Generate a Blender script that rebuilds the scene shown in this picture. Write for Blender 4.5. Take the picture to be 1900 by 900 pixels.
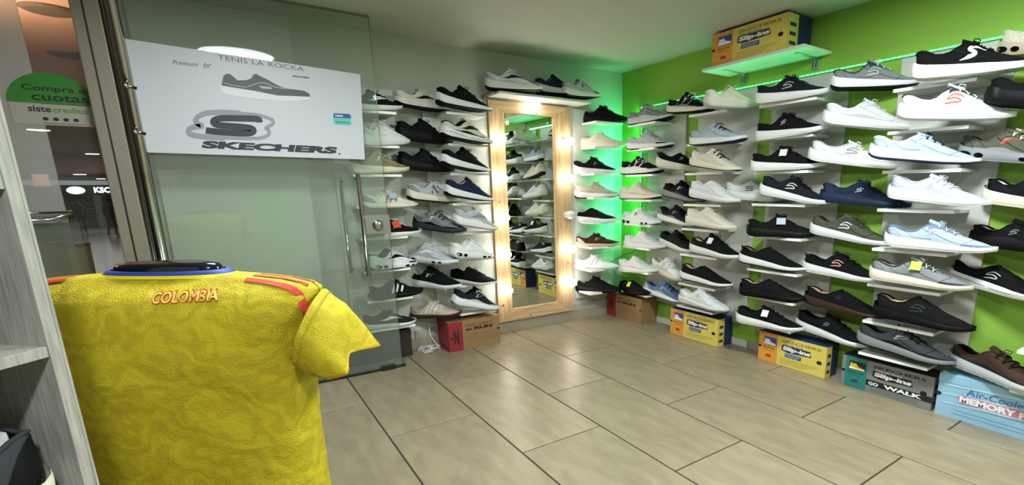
import bpy, math, random, mathutils
from mathutils import Vector, Matrix
from mathutils.bvhtree import BVHTree
random.seed(7)
for o in list(bpy.data.objects): bpy.data.objects.remove(o)
SC = bpy.context.scene
COL = SC.collection
# ------------------------------------------------------------------ camera
R = [[0.8071443, -0.5903038, -0.0077169], [-0.140151, -0.178903, -0.9738334], [0.5734769, 0.7871056, -0.2271322]]
cam = bpy.data.objects.new('camera', bpy.data.cameras.new('camera')); COL.objects.link(cam)
m3 = Matrix(((R[0][0], -R[1][0], -R[2][0]), (R[0][1], -R[1][1], -R[2][1]), (R[0][2], -R[1][2], -R[2][2])))
cam.matrix_world = Matrix.Translation(Vector((-0.53262, -3.39388, 1.20000))) @ m3.to_4x4()
cam.data.sensor_fit = 'HORIZONTAL'; cam.data.sensor_width = 36.0
cam.data.lens = 36.0 * 935.0484 / 1900.0
cam.data.shift_x = (950 - 1098.9554) / 1900.0
cam.data.shift_y = (568.1069 - 450) / 1900.0
cam.data.clip_start = 0.02; cam.data.clip_end = 200
SC.camera = cam
# ------------------------------------------------------------------ world, lights, exposure
w = bpy.data.worlds.new('world'); SC.world = w; w.use_nodes = True
w.node_tree.nodes['Background'].inputs[0].default_value = (0.66, 0.70, 0.66, 1)
w.node_tree.nodes['Background'].inputs[1].default_value = 0.36
SC.view_settings.view_transform = 'Standard'; SC.view_settings.look = 'None'
SC.view_settings.gamma = 1.0; SC.view_settings.use_curve_mapping = False
SC.view_settings.exposure = 0.08
def area(name, loc, size, power, col=(1, 1, 1), rot=(0, 0, 0), shape='DISK', sy=None):
    l = bpy.data.lights.new(name, 'AREA'); l.shape = shape; l.size = size; l.energy = power; l.color = col
    if sy: l.size_y = sy
    o = bpy.data.objects.new(name, l); COL.objects.link(o); o.location = loc; o.rotation_euler = rot
    return o
LAMPS = [(-0.25, -1.33, 2.205, 0.24, 28), (1.25, -2.55, 2.205, 0.24, 56), (2.0, -3.9, 2.205, 0.24, 26), (-0.66, -3.45, 2.205, .09, 34)]
for i, (x, y, z, rr, p) in enumerate(LAMPS):
    area('lamp_light', (x, y, z - .022), rr * 2 * .92, p, (0.93, 1.0, 0.98))
# ------------------------------------------------------------------ helpers
def lin(h):
    if isinstance(h, (tuple, list)): return tuple(h)
    h = h.lstrip('#'); c = [int(h[i:i + 2], 16) / 255 for i in (0, 2, 4)]
    return tuple((v / 12.92 if v <= .04045 else ((v + .055) / 1.055) ** 2.4) for v in c)
MATS = {}
def mat(col, rough=.6, metal=0, noise=0, ns=40, bump=0, bs=200, es=0, spec=None, coat=0, weave=0):
    key = (col, rough, metal, noise, ns, bump, bs, es, spec, coat, weave)
    if key in MATS: return MATS[key]
    m = bpy.data.materials.new('mat'); m.use_nodes = True; nt = m.node_tree; b = nt.nodes['Principled BSDF']
    c = lin(col); b.inputs['Base Color'].default_value = (*c, 1)
    b.inputs['Roughness'].default_value = rough; b.inputs['Metallic'].default_value = metal
    if spec is not None: b.inputs['Specular IOR Level'].default_value = spec
    if coat: b.inputs['Coat Weight'].default_value = coat
    tc = nt.nodes.new('ShaderNodeTexCoord')
    if noise:
        n = nt.nodes.new('ShaderNodeTexNoise'); n.inputs['Scale'].default_value = ns; n.inputs['Detail'].default_value = 3
        nt.links.new(tc.outputs['Object'], n.inputs['Vector'])
        mx = nt.nodes.new('ShaderNodeMix'); mx.data_type = 'RGBA'
        mx.inputs[6].default_value = (*[v * (1 - noise) for v in c], 1); mx.inputs[7].default_value = (*[min(1, v * (1 + noise)) for v in c], 1)
        nt.links.new(n.outputs['Fac'], mx.inputs[0]); nt.links.new(mx.outputs[2], b.inputs['Base Color'])
    if bump:
        n2 = nt.nodes.new('ShaderNodeTexVoronoi' if weave else 'ShaderNodeTexNoise'); n2.inputs['Scale'].default_value = bs
        nt.links.new(tc.outputs['Object'], n2.inputs['Vector'])
        bp = nt.nodes.new('ShaderNodeBump'); bp.inputs['Strength'].default_value = bump; bp.inputs['Distance'].default_value = .004
        nt.links.new(n2.outputs[0], bp.inputs['Height']); nt.links.new(bp.outputs[0], b.inputs['Normal'])
    if es:
        b.inputs['Emission Color'].default_value = (*c, 1); b.inputs['Emission Strength'].default_value = es
    MATS[key] = m; return m
class MB:
    def __init__(s): s.v = []; s.f = []
    def quad(s, a, b, c, d):
        n = len(s.v); s.v += [tuple(a), tuple(b), tuple(c), tuple(d)]; s.f.append((n, n + 1, n + 2, n + 3))
    def poly(s, pts):
        n = len(s.v); s.v += [tuple(p) for p in pts]; s.f.append(tuple(range(n, n + len(pts))))
    def box(s, x0, x1, y0, y1, z0, z1):
        n = len(s.v)
        s.v += [(x0, y0, z0), (x1, y0, z0), (x1, y1, z0), (x0, y1, z0), (x0, y0, z1), (x1, y0, z1), (x1, y1, z1), (x0, y1, z1)]
        for f in ((0, 3, 2, 1), (4, 5, 6, 7), (0, 1, 5, 4), (1, 2, 6, 5), (2, 3, 7, 6), (3, 0, 4, 7)): s.f.append(tuple(n + i for i in f))
    def grid(s, rows, close=False, flip=False):
        n = len(s.v); R_ = len(rows); C_ = len(rows[0])
        for r in rows: s.v += [tuple(p) for p in r]
        for i in range(R_ - 1):
            for j in range(C_ if close else C_ - 1):
                a = n + i * C_ + j; b = n + i * C_ + (j + 1) % C_; c = n + (i + 1) * C_ + (j + 1) % C_; d = n + (i + 1) * C_ + j
                s.f.append((a, d, c, b) if flip else (a, b, c, d))
    def tube(s, pts, r, k=6, caps=True):
        pts = [Vector(p) for p in pts]; rings = []
        rr = r if isinstance(r, (list, tuple)) else [r] * len(pts)
        up = None
        for i, p in enumerate(pts):
            t = (pts[min(i + 1, len(pts) - 1)] - pts[max(i - 1, 0)])
            if t.length < 1e-9: t = Vector((1, 0, 0))
            t.normalize()
            if up is None:
                up = Vector((0, 0, 1)) if abs(t.z) < .9 else Vector((1, 0, 0))
            a = t.cross(up)
            if a.length < 1e-6: a = t.cross(Vector((0, 1, 0)))
            a.normalize(); b = a.cross(t); up = b
            rings.append([p + (a * math.cos(2 * math.pi * j / k) + b * math.sin(2 * math.pi * j / k)) * rr[i] for j in range(k)])
        n = len(s.v); s.grid(rings, close=True)
        if caps:
            s.f.append(tuple(n + j for j in range(k))); m = n + (len(rings) - 1) * k; s.f.append(tuple(m + k - 1 - j for j in range(k)))
    def lathe(s, prof, c=(0, 0, 0), axis='z', k=16, sx=1, sy=1):
        rows = []
        for (r, h) in prof:
            row = []
            for j in range(k):
                a = 2 * math.pi * j / k; x = r * math.cos(a) * sx; y = r * math.sin(a) * sy
                if axis == 'z': q = (c[0] + x, c[1] + y, c[2] + h)
                elif axis == 'y': q = (c[0] + x, c[1] + h, c[2] + y)
                else: q = (c[0] + h, c[1] + x, c[2] + y)
                row.append(q)
            rows.append(row)
        s.grid(rows, close=True)
    def build(s, name, m, parent=None, smooth=False, bevel=0, solid=0):
        me = bpy.data.meshes.new(name); me.from_pydata(s.v, [], s.f); me.update()
        o = bpy.data.objects.new(name, me); COL.objects.link(o)
        for mm in (m if isinstance(m, list) else [m]): me.materials.append(mm)
        if parent: o.parent = parent
        if smooth: me.polygons.foreach_set('use_smooth', [True] * len(me.polygons))
        if bevel:
            b = o.modifiers.new('b', 'BEVEL'); b.width = bevel; b.segments = 2; b.limit_method = 'ANGLE'
        if solid:
            b = o.modifiers.new('s', 'SOLIDIFY'); b.thickness = solid; b.offset = 0
        return o
def tag(o, label=None, cat=None, group=None, kind=None):
    if label: o['label'] = label
    if cat: o['category'] = cat
    if group: o['group'] = group
    if kind: o['kind'] = kind
    return o
def empty(name, loc, label, cat, group=None):
    o = bpy.data.objects.new(name, None); COL.objects.link(o); o.location = loc; o.empty_display_size = .05
    bpy.context.view_layer.update()
    return tag(o, label, cat, group)
def local(mb, o):
    "shift world-space verts of mb into the space of the unrotated empty o"
    l = o.location; mb.v = [(x - l[0], y - l[1], z - l[2]) for x, y, z in mb.v]; return mb
TXT = {}
def text_mesh(t, bold=0.0):
    key = (t, bold)
    if key not in TXT:
        cu = bpy.data.curves.new('t', 'FONT'); cu.body = t; cu.resolution_u = 3; cu.offset = bold; cu.fill_mode = 'FRONT'
        o = bpy.data.objects.new('t', cu); COL.objects.link(o); dg = bpy.context.evaluated_depsgraph_get()
        me = bpy.data.meshes.new_from_object(o.evaluated_get(dg)); vs = [tuple(v.co) for v in me.vertices]; fs = [tuple(p.vertices) for p in me.polygons]
        bpy.data.objects.remove(o)
        x0 = min(v[0] for v in vs); x1 = max(v[0] for v in vs); y0 = min(v[1] for v in vs); y1 = max(v[1] for v in vs)
        TXT[key] = ([((v[0] - x0) / (x1 - x0), (v[1] - y0) / (y1 - y0)) for v in vs], fs)
    return TXT[key]
class Face:
    "flat print surface: origin (lower left), right vector, up vector, outward normal; coordinates in metres along them"
    def __init__(s, o, r, u, n): s.o, s.r, s.u, s.n = Vector(o), Vector(r), Vector(u), Vector(n)
    def p(s, x, y, d=.0006): return s.o + s.r * x + s.u * y + s.n * d
    def rect(s, mb, x0, y0, x1, y1, d=.0006): mb.quad(s.p(x0, y0, d), s.p(x1, y0, d), s.p(x1, y1, d), s.p(x0, y1, d))
    def poly(s, mb, pts, d=.0006): mb.poly([s.p(x, y, d) for x, y in pts])
    def text(s, mb, t, x, y, w_, h, d=.0009, shear=0, bold=0.0, slope=0):
        vs, fs = text_mesh(t, bold); n = len(mb.v)
        mb.v += [tuple(s.p(x + a * w_ + b * h * shear, y + b * h + a * w_ * slope, d)) for a, b in vs]; mb.f += [tuple(n + i for i in f) for f in fs]
def ribbon2(pts, wd):
    "2D centreline + widths -> list of quads (mitred, non crossing)"
    L = []; Rr = []; n = len(pts)
    for i, (x, y) in enumerate(pts):
        a = pts[max(i - 1, 0)]; b = pts[min(i + 1, n - 1)]; tx, ty = b[0] - a[0], b[1] - a[1]; l = math.hypot(tx, ty) or 1
        w_ = wd[min(i, len(wd) - 1)] if isinstance(wd, (list, tuple)) else wd
        l_ = (x - ty / l * w_ / 2, y + tx / l * w_ / 2); r_ = (x + ty / l * w_ / 2, y - tx / l * w_ / 2)
        if L and (l_[0] - L[-1][0]) * tx + (l_[1] - L[-1][1]) * ty < 0: l_ = L[-1]
        if Rr and (r_[0] - Rr[-1][0]) * tx + (r_[1] - Rr[-1][1]) * ty < 0: r_ = Rr[-1]
        L.append(l_); Rr.append(r_)
    return [tuple(dict.fromkeys((L[i], L[i + 1], Rr[i + 1], Rr[i]))) for i in range(n - 1) if len({L[i], L[i + 1], Rr[i + 1], Rr[i]}) > 2]
def spline(pts, k=6):
    out = []
    n = len(pts)
    for i in range(n - 1):
        p0 = pts[max(i - 1, 0)]; p1 = pts[i]; p2 = pts[i + 1]; p3 = pts[min(i + 2, n - 1)]
        for j in range(k):
            t = j / k
            out.append(tuple(.5 * (2 * b + (c - a) * t + (2 * a - 5 * b + 4 * c - d) * t * t + (-a + 3 * b - 3 * c + d) * t ** 3) for a, b, c, d in zip(p0, p1, p2, p3)))
    out.append(tuple(pts[-1])); return out
def interp(tab, s):
    if s <= tab[0][0]: return tab[0][1]
    for (a, x), (b, y) in zip(tab, tab[1:]):
        if s <= b:
            t = (s - a) / (b - a); t = t * t * (3 - 2 * t) * .5 + t * .5; return x + (y - x) * t
    return tab[-1][1]

# ================================================================== SETTING
XR, YB, ZC = 2.61, .425, 2.22
GROUT = mat('2e2720', .9); TILE = None
def tile_mat(v):
    m = bpy.data.materials.new('tile'); m.use_nodes = True; nt = m.node_tree; b = nt.nodes['Principled BSDF']
    tc = nt.nodes.new('ShaderNodeTexCoord'); mp = nt.nodes.new('ShaderNodeMapping'); mp.inputs['Scale'].default_value = (7, 2.2, 5)
    n = nt.nodes.new('ShaderNodeTexNoise'); n.inputs['Scale'].default_value = 2.2; n.inputs['Detail'].default_value = 6; n.inputs['Distortion'].default_value = .6
    r = nt.nodes.new('ShaderNodeValToRGB'); a = lin('7e735f'); c = lin('92876f')
    r.color_ramp.elements[0].position = .3; r.color_ramp.elements[0].color = (*[x * v for x in a], 1); r.color_ramp.elements[1].position = .72; r.color_ramp.elements[1].color = (*[x * v for x in c], 1)
    nt.links.new(tc.outputs['Object'], mp.inputs[0]); nt.links.new(mp.outputs[0], n.inputs['Vector']); nt.links.new(n.outputs['Fac'], r.inputs[0]); nt.links.new(r.outputs[0], b.inputs['Base Color'])
    b.inputs['Roughness'].default_value = .33; b.inputs['Specular IOR Level'].default_value = .34
    n2 = nt.nodes.new('ShaderNodeTexNoise'); n2.inputs['Scale'].default_value = 30; nt.links.new(tc.outputs['Object'], n2.inputs['Vector'])
    bp = nt.nodes.new('ShaderNodeBump'); bp.inputs['Strength'].default_value = .12; bp.inputs['Distance'].default_value = .003; nt.links.new(n2.outputs[0], bp.inputs['Height']); nt.links.new(bp.outputs[0], b.inputs['Normal'])
    return m
TM = [tile_mat(v) for v in (.95, 1.0, 1.04)]
mb = MB(); mb.box(-2.0, XR, -5, YB, -.06, -.0035)
floor = tag(mb.build('floor', GROUT), kind='structure')
Wt, Lt = .45810, 1.05716
OFF = {-3: .411, -2: .93, -1: .407, 0: .936, 1: .411, 2: .951, 3: .428, 4: .982, 5: .449}
tcache = {}
def tile(x0, x1, y0, y1):
    g = .0038; w_, l_ = round(x1 - x0 - 2 * g, 4), round(y1 - y0 - 2 * g, 4); ti = random.randrange(3)
    if (w_, l_, ti) not in tcache:
        b = .0015; m = MB(); n = [(-w_/2, -l_/2), (w_/2, -l_/2), (w_/2, l_/2), (-w_/2, l_/2)]
        m.v = [(x, y, -.012) for x, y in n] + [(x, y, -b) for x, y in n] + [(x - math.copysign(b, x), y - math.copysign(b, y), 0) for x, y in n]
        m.f = [(8, 9, 10, 11)] + [(a + i, a + (i + 1) % 4, a + 4 + (i + 1) % 4, a + 4 + i) for a in (0, 4) for i in range(4)]
        me = bpy.data.meshes.new('tile'); me.from_pydata(m.v, [], m.f); me.materials.append(TM[ti]); tcache[(w_, l_, ti)] = me
    o = bpy.data.objects.new('tile', tcache[(w_, l_, ti)]); COL.objects.link(o); o.location = ((x0 + x1) / 2, (y0 + y1) / 2, 0); o.parent = floor
for k in range(-3, 6):
    x0 = k * Wt; x1 = min((k + 1) * Wt, XR - .004)
    y = OFF[k] * -1 + 2 * Lt
    while y > -4.2:
        a, b = y - Lt, y; b = min(b, YB - .004)
        if b - a > .03: tile(x0, x1, a, b)
        y -= Lt
def wallmat(col, n=.05, ns=3, rough=.7, bump=.25, bs=60): return mat(col, rough, noise=n, ns=ns, bump=bump, bs=bs)
WG = wallmat('b2b5ab'); GREEN = wallmat('86b240', .04); CEIL = wallmat('b4b7ab', .03, 2, bump=.1)
def slab(name, m, *b, kind='structure', label=None, cat=None, bevel=0, group=None):
    mb = MB(); mb.box(*b); o = mb.build(name, m, bevel=bevel); return tag(o, label, cat, group, kind)
slab('wall_back', WG, -.955, XR + .1, YB, YB + .1, 0, ZC + .1)
slab('wall_right', GREEN, XR, XR + .1, -5.1, YB, 0, ZC + .1)
slab('ceiling', CEIL, -.955, XR + .1, -5.1, YB + .1, ZC, ZC + .1)
slab('wall_front', WG, -2.0, XR + .1, -5.1, -5.0, 0, ZC + .1)
slab('trim_1', wallmat('bcc1b7'), -.775, -.03, YB - .035, YB - .0005, .0, ZC - .001)      # shallow pilaster behind the sign, colour paled for reflections in the glass
# skirtings
slab('baseboard_back', mat('9c9382', .4, noise=.06, ns=6), .0, XR - .012, YB - .010, YB - .0006, 0, .085)
slab('trim_2', mat('a39f97', .5, noise=.05, ns=5), .56, XR - .012, YB - .012, YB - .0006, .0856, .15)
def skirt(y0, y1, m):
    mb = MB(); mb.box(XR - .010, XR - .0006, y0 + .003, y1 - .003, 0, .052); return mb.build('skirting_piece', m, bsk)
bsk = tag(MB().build('baseboard_right', GROUT), kind='structure')
bsk.data.from_pydata([(XR - .004, -5, 0), (XR - .0004, -5, 0), (XR - .004, YB, 0), (XR - .0004, YB, 0), (XR - .004, -5, .05), (XR - .0004, -5, .05), (XR - .004, YB, .05), (XR - .0004, YB, .05)], [], [(0, 4, 6, 2), (4, 5, 7, 6)])
ww = mat('d9dcd6', .35); tt = mat('9c9382', .4, noise=.06, ns=6)
for a, b, m in ((-1.105, .40, ww), (-2.3, -1.105, tt), (-3.4, -2.3, tt), (-5, -3.4, tt)): skirt(a, b, m)
# white laminate backing panels on both walls
PANEL = mat('bfc2ba', .35, noise=.03, ns=3)
for y0, y1, z0, nm, lab in ((-.40, .043, .20, 'a', 'white backing panel nearest the room corner on green wall'), (-1.09, -.53, .18, 'b', 'white backing panel second from the corner on green wall'),
                        (-1.71, -1.19, .16, 'c', 'white backing panel third from the corner on green wall'), (-2.50, -1.99, .16, 'd', 'white backing panel fourth from the corner, largest in view'), (-3.4, -2.93, .16, 'e', 'white backing panel cut off by the right picture edge')):
    slab('backing_panel', PANEL, XR - .019, XR - .0006, y0, y1, z0, 1.875, kind=None, label=lab, cat='panel', bevel=.001, group='white backing panels')
for x0, x1, lab in ((.13, .55, 'pale backing panel behind the glass door shelves'), (.745, 1.245, 'white backing panel just left of the mirror'), (2.055, 2.50, 'white backing panel between mirror and green wall')):
    slab('backing_panel', PANEL, x0, x1, YB - .019, YB - .0006, .20, 1.868, kind=None, label=lab, cat='panel', bevel=.001, group='white backing panels')
# ---------------------------------------------------------------- ceiling lamps (out of frame, seen in the glass)
for i, (x, y, z, rr, p) in enumerate(LAMPS):
    e = empty('ceiling_lamp', (x, y, ZC), ['round white ceiling lamp over the glass door', 'round white ceiling lamp over the shop floor', 'round white ceiling lamp far behind the viewer', 'round white ceiling lamp above the viewer'][i], 'lamp', 'round ceiling lamps')
    m = MB(); m.lathe([(.001, -.001), (rr + .02, -.001), (rr + .02, -.016), (rr, -.02), (rr, -.012), (.001, -.012)], k=40); m.build('rim', mat('e8e8e4', .4), e, smooth=False)
    m = MB(); m.lathe([(.001, -.0165), (rr * .99, -.0165)], k=40); m.build('diffuser', mat('f4fbff', .5, es=14), e)
# ---------------------------------------------------------------- glass sliding door
def glassmat(refl_veil=.06, tint=(.86, .93, .89), rough=.02, refl_col=(.55, .6, .57)):  # diffuse share paints the pale reflections seen on the panes
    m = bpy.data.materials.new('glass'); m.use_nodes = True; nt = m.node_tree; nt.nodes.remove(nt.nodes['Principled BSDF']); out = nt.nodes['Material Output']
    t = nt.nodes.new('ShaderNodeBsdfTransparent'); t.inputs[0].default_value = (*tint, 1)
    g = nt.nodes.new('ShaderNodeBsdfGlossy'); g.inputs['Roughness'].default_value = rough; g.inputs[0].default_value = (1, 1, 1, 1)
    d = nt.nodes.new('ShaderNodeBsdfDiffuse'); d.inputs[0].default_value = (*refl_col, 1)
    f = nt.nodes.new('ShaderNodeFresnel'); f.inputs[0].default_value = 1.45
    m1 = nt.nodes.new('ShaderNodeMixShader'); m1.inputs[0].default_value = refl_veil; nt.links.new(t.outputs[0], m1.inputs[1]); nt.links.new(d.outputs[0], m1.inputs[2])
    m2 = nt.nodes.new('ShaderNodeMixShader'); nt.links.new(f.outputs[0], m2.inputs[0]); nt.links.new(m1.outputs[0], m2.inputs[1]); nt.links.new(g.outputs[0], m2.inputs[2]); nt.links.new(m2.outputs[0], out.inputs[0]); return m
GL = glassmat(.075, (.88, .93, .89), refl_col=(.70, .74, .70)); GL2 = glassmat(.34, (.8, .84, .82), refl_col=(.72, .72, .70)); CHR = mat('b9bbb8', .16, 1); CHRD = mat('6d6f6a', .2, 1); BLK = mat('141414', .45)
YG = .09
gd = empty('glass_door', (.0, YG, 0), 'tall clear glass sliding door in front of leftmost shelves', 'door')
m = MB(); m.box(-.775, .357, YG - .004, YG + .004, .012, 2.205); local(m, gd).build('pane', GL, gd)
m = MB(); m.box(.3575, .3600, YG - .0042, YG + .0042, .012, 2.205); local(m, gd).build('pane_edge', mat('3f5a4c', .2), gd)
m = MB(); m.box(-.775, .38, YG - .012, YG + .012, 0, .014); local(m, gd).build('bottom_rail', BLK, gd)
m = MB(); m.box(-.775, .359, YG - .008, YG + .008, 2.2052, 2.2195); local(m, gd).build('top_rail', mat('7c7f74', .4, .6), gd)
m = MB(); m.box(.22, .31, YG - .025, YG + .025, .0, .03); local(m, gd).build('floor_guide', BLK, gd)
for yy, x0, z0, z1, r in ((YG - .055, .192, .665, 1.30, .0125), (YG + .06, .110, .68, 1.285, .0125)):
    m = MB(); m.tube([(x0, yy, z0), (x0, yy, z1)], r, 14); local(m, gd).build('handle_bar', CHR, gd, smooth=True)
    m = MB()
    for z in (z0 + .03, z1 - .03): m.tube([(x0, yy, z), (x0, YG, z)], .008, 8)
    local(m, gd).build('handle_mount', CHRD, gd, smooth=True)
lk = MB(); lk.box(.207, .363, YG - .03, YG + .02, .925, 1.045); lko = local(lk, gd).build('lock_case', mat('8b8d84', .35, .5), gd, bevel=.003)
m = MB(); m.lathe([(.001, -.052), (.026, -.052), (.032, -.045), (.034, -.03)], c=(.285, YG, .985), axis='y', k=20); local(m, gd); m.build('lock_cylinder', CHR, lko, smooth=True)
# frame post
fp = empty('door_post', (-.86, YG, 0), 'tall grey metal door post with polished chrome edge tube', 'post')
m = MB(); m.box(-.948, -.845, YG - .03, YG + .03, 0, ZC - .001); local(m, fp).build('post_casing', mat('8b8578', .45, .25, noise=.05, ns=8), fp, bevel=.004)
m = MB(); m.box(-.905, -.899, YG - .034, YG - .0301, 0, ZC - .001); local(m, fp).build('gasket', BLK, fp)
m = MB(); m.tube([(-.803, YG - .012, .0), (-.803, YG - .012, ZC - .001)], .029, 20); local(m, fp).build('chrome_tube', CHR, fp, smooth=True)
m = MB(); m.tube([(-.835, YG, .0), (-.835, YG, ZC - .001)], .018, 12); local(m, fp).build('inner_rod', CHRD, fp, smooth=True)
for z in (1.70, 1.49):
    m = MB(); m.tube([(-.80, YG - .035, z), (-.80, YG - .075, z)], .014, 12); m.tube([(-.80, YG - .07, z), (-.765, YG - .07, z - .01)], .008, 8); local(m, fp).build('sign_clamp', CHR, fp, smooth=True)
# fixed side pane (whitish reflection mixed in as diffuse colour) with handle (left of the post) and the entrance sticker
sp = empty('side_pane', (-1.4, YG, 0), 'whitish reflecting glass entrance pane with chrome push handle', 'glass pane')
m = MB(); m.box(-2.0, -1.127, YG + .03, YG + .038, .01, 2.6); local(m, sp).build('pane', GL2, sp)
m = MB(); m.tube([(-1.30, YG - .03, 1.074), (-1.175, YG - .03, 1.078), (-1.10, YG - .005, 1.106), (-1.10, YG + .02, 1.106)], .009, 10); m.tube([(-1.30, YG - .0, 1.108), (-1.10, YG, 1.110)], .006, 8); local(m, sp).build('push_handle', CHR, sp, smooth=True)
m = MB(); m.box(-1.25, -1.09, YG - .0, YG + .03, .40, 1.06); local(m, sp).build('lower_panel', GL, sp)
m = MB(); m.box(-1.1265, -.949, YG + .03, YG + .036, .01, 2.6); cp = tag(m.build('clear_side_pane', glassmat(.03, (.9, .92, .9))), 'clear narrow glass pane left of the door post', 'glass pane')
st = empty('glass_sticker', (-1.08, YG, 1.6), 'round green payment sticker on glass left of door post', 'sticker')
F = Face((-1.08, YG + .0285, 1.585), (1, 0, 0), (0, 0, 1), (0, -1, 0))
m = MB(); pts = [(.151 * math.cos(a), .02 + .135 * math.sin(a)) for a in [math.pi * i / 40 for i in range(41)]]; F.poly(m, pts, 0); local(m, st).build('green_disc', mat('2f7a22', .5), st)
m = MB(); F.rect(m, -.146, -.075, .13, .018, 0); local(m, st).build('white_band', mat('a3a095', .5), st)
m = MB(); F.text(m, 'Compra a', -.095, .068, .21, .032, bold=.02); F.text(m, 'cuotas', -.07, .032, .19, .03, bold=.02); F.text(m, 'siste', -.09, -.018, .075, .026, bold=.02)
for i in range(4): F.poly(m, [(-.04 + i * .034 + .010 * math.cos(a * .5236), -.048 + .008 * math.sin(a * .5236)) for a in range(12)], .0009)
F.rect(m, -.05, -.068, .09, -.066, .0009); local(m, st).build('lettering', mat('16231a', .5), st)
m = MB(); F.text(m, 'credito', -.010, -.018, .12, .026, bold=.02); local(m, st).build('green_lettering', mat('4f8f35', .5), st)
# ---------------------------------------------------------------- the mall seen through the side pane
def mallfloor():
    m = bpy.data.materials.new('mf'); m.use_nodes = True; nt = m.node_tree; b = nt.nodes['Principled BSDF']
    tc = nt.nodes.new('ShaderNodeTexCoord'); br = nt.nodes.new('ShaderNodeTexBrick'); br.offset = 0; br.inputs['Scale'].default_value = 1
    br.inputs['Color1'].default_value = (*lin('6e625c'), 1); br.inputs['Color2'].default_value = (*lin('776b66'), 1); br.inputs['Mortar'].default_value = (*lin('2f2826'), 1)
    br.inputs['Brick Width'].default_value = 1.2; br.inputs['Row Height'].default_value = 2.4; br.inputs['Mortar Size'].default_value = .03
    nt.links.new(tc.outputs['Object'], br.inputs['Vector']); nt.links.new(br.outputs['Color'], b.inputs['Base Color']); b.inputs['Roughness'].default_value = .22; return m
m = MB(); m.box(-9, -.955, YB + .002, 24, -.06, -.002); tag(m.build('floor_mall', mallfloor()), kind='structure')
m = MB(); m.box(-9, -2.0, -5, YB + .002, -.06, -.002); tag(m.build('floor_hall', mallfloor()), kind='structure')
SAL = wallmat('b98a6b', .05, 1.5); BRN = wallmat('6a4a3c', .05, 1.5)
slab('ceiling_mall_near', SAL, -9, -.956, -5, 7.0, 3.0, 3.1); slab('ceiling_mall_middle', BRN, -9, -.9, 7.0, 14.3, 2.1, 3.1); slab('ceiling_mall_far', BRN, -9, -.9, 14.3, 24, 1.65, 3.1)
slab('wall_mall_right', wallmat('7d756a'), -.954, -.86, YB + .1, 24, 0, 3.0)
slab('wall_mall_left', wallmat('4c514b'), -9.1, -9, -5, 24, 0, 3.0)
slab('wall_hall', wallmat('8a8a84'), -9, -2.0, -5.1, -5, 0, 3.0)
area('mall_light', (-4.5, 4.0, 2.95), 2.0, 60, (1, .86, .72)); area('added_uplight', (-2.9, 3.6, 2.2), 1.6, 200, (1, .84, .70), rot=(math.pi, 0, 0)); area('added_uplight_far', (-5.2, 11, 1.2), 1.6, 50, (1, .84, .72), rot=(math.pi, 0, 0)); area('mall_light_far', (-4.0, 12, 2.05), 2.5, 45, (1, .93, .85)); area('mall_light_end', (-3.5, 19, 1.6), 1.5, 25, (1, .97, .95))  # the two upward area lights are added to brighten the mall ceilings
for i, (x, y, z) in enumerate(((-2.47, 7.57, 2.1), (-2.74, 13.64, 2.1), (-3.17, 14.54, 1.65), (-3.49, 20.0, 1.65), (-4.1, 13.0, 2.1))):
    e = empty('mall_downlight', (x, y, z), ['glowing mall downlight nearest the green sticker', 'glowing mall downlight by the door post', 'small glowing mall downlight above the far shops', 'smallest glowing mall downlight by the far blue sign', 'glowing mall downlight furthest left'][i], 'lamp', 'mall ceiling downlights')
    m = MB(); m.lathe([(.14, -.001), (.14, -.01), (.12, -.012)], k=20); m.build('rim', mat('c8c4bc', .4), e)
    m = MB(); m.lathe([(.001, -.012), (.12, -.012)], k=20); m.build('diffuser', mat('fff8ef', .5, es=18), e)
for i, (x, y) in enumerate(((-1.62, 4.35), (-1.83, 7.0 - .4))):
    e = empty('ceiling_speaker', (x, y, 3.0), ['dark oval ceiling fitting, nearer one over mall hall', 'dark oval ceiling fitting just above the green sticker'][i], 'ceiling fitting')
    m = MB(); m.lathe([(.001, -.03), (.18, -.03), (.22, -.012), (.22, -.001)], k=24); m.build('grille', mat('5a4634', .6), e)
# far shops
sf = empty('far_shop', (-3.3, 22, 0), 'far mall shop with dark blue lit fascia sign', 'shop')
m = MB(); m.box(-6.5, -1.2, 21.9, 22.1, 1.10, 1.46); local(m, sf); fb = m.build('fascia', mat('141c33', .5), sf)
F = Face((-3.98, 21.89, 1.13), (1, 0, 0), (0, 0, 1), (0, -1, 0))
m = MB(); F.text(m, 'KSOP', .0, .06, .60, .20, bold=.04); local(m, sf); m.build('sign_letters', mat('dfeaff', .5, es=3), fb)
m = MB(); F.poly(m, [(-.46 + .24 * math.cos(a * .314), .15 + .13 * math.sin(a * .314)) for a in range(20)], .001); local(m, sf); m.build('lit_logo', mat('e8f0ff', .5, es=2.2), fb)
m = MB(); m.box(-6.5, -1.2, 23.5, 23.6, 0, 1.1); local(m, sf).build('back_wall', mat('b9b6ae', .6), sf)
for x in (-5.2, -3.95, -2.2):
    m = MB(); m.box(x - .1, x + .1, 21.9, 22.1, 0, 1.1); local(m, sf).build('pillar', mat('8e8a86', .5), sf)
for z in (.35, .6, .85):
    for x0 in (-5.0, -3.8):
        m = MB(); m.box(x0, x0 + 1.4, 23.2, 23.5, z, z + .03); local(m, sf).build('shelf', mat('d8d6d0', .5), sf)
for z in (.38, .63, .88):
    m = MB()
    for x0 in (-4.9, -3.7):
        for i in range(6): h_ = random.uniform(.05, .11); m.box(x0 + .2 * i, x0 + .2 * i + .13, 23.25, 23.4, z, z + h_)
    tag(m.build('shelf_goods', mat(random.choice(['2a2a30', '7c2f2a', '30363f']), .7)), 'blurred dark goods on the %s shelf of far shop' % {.38: 'lowest', .63: 'middle', .88: 'highest'}[z], 'goods', kind='stuff')
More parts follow.
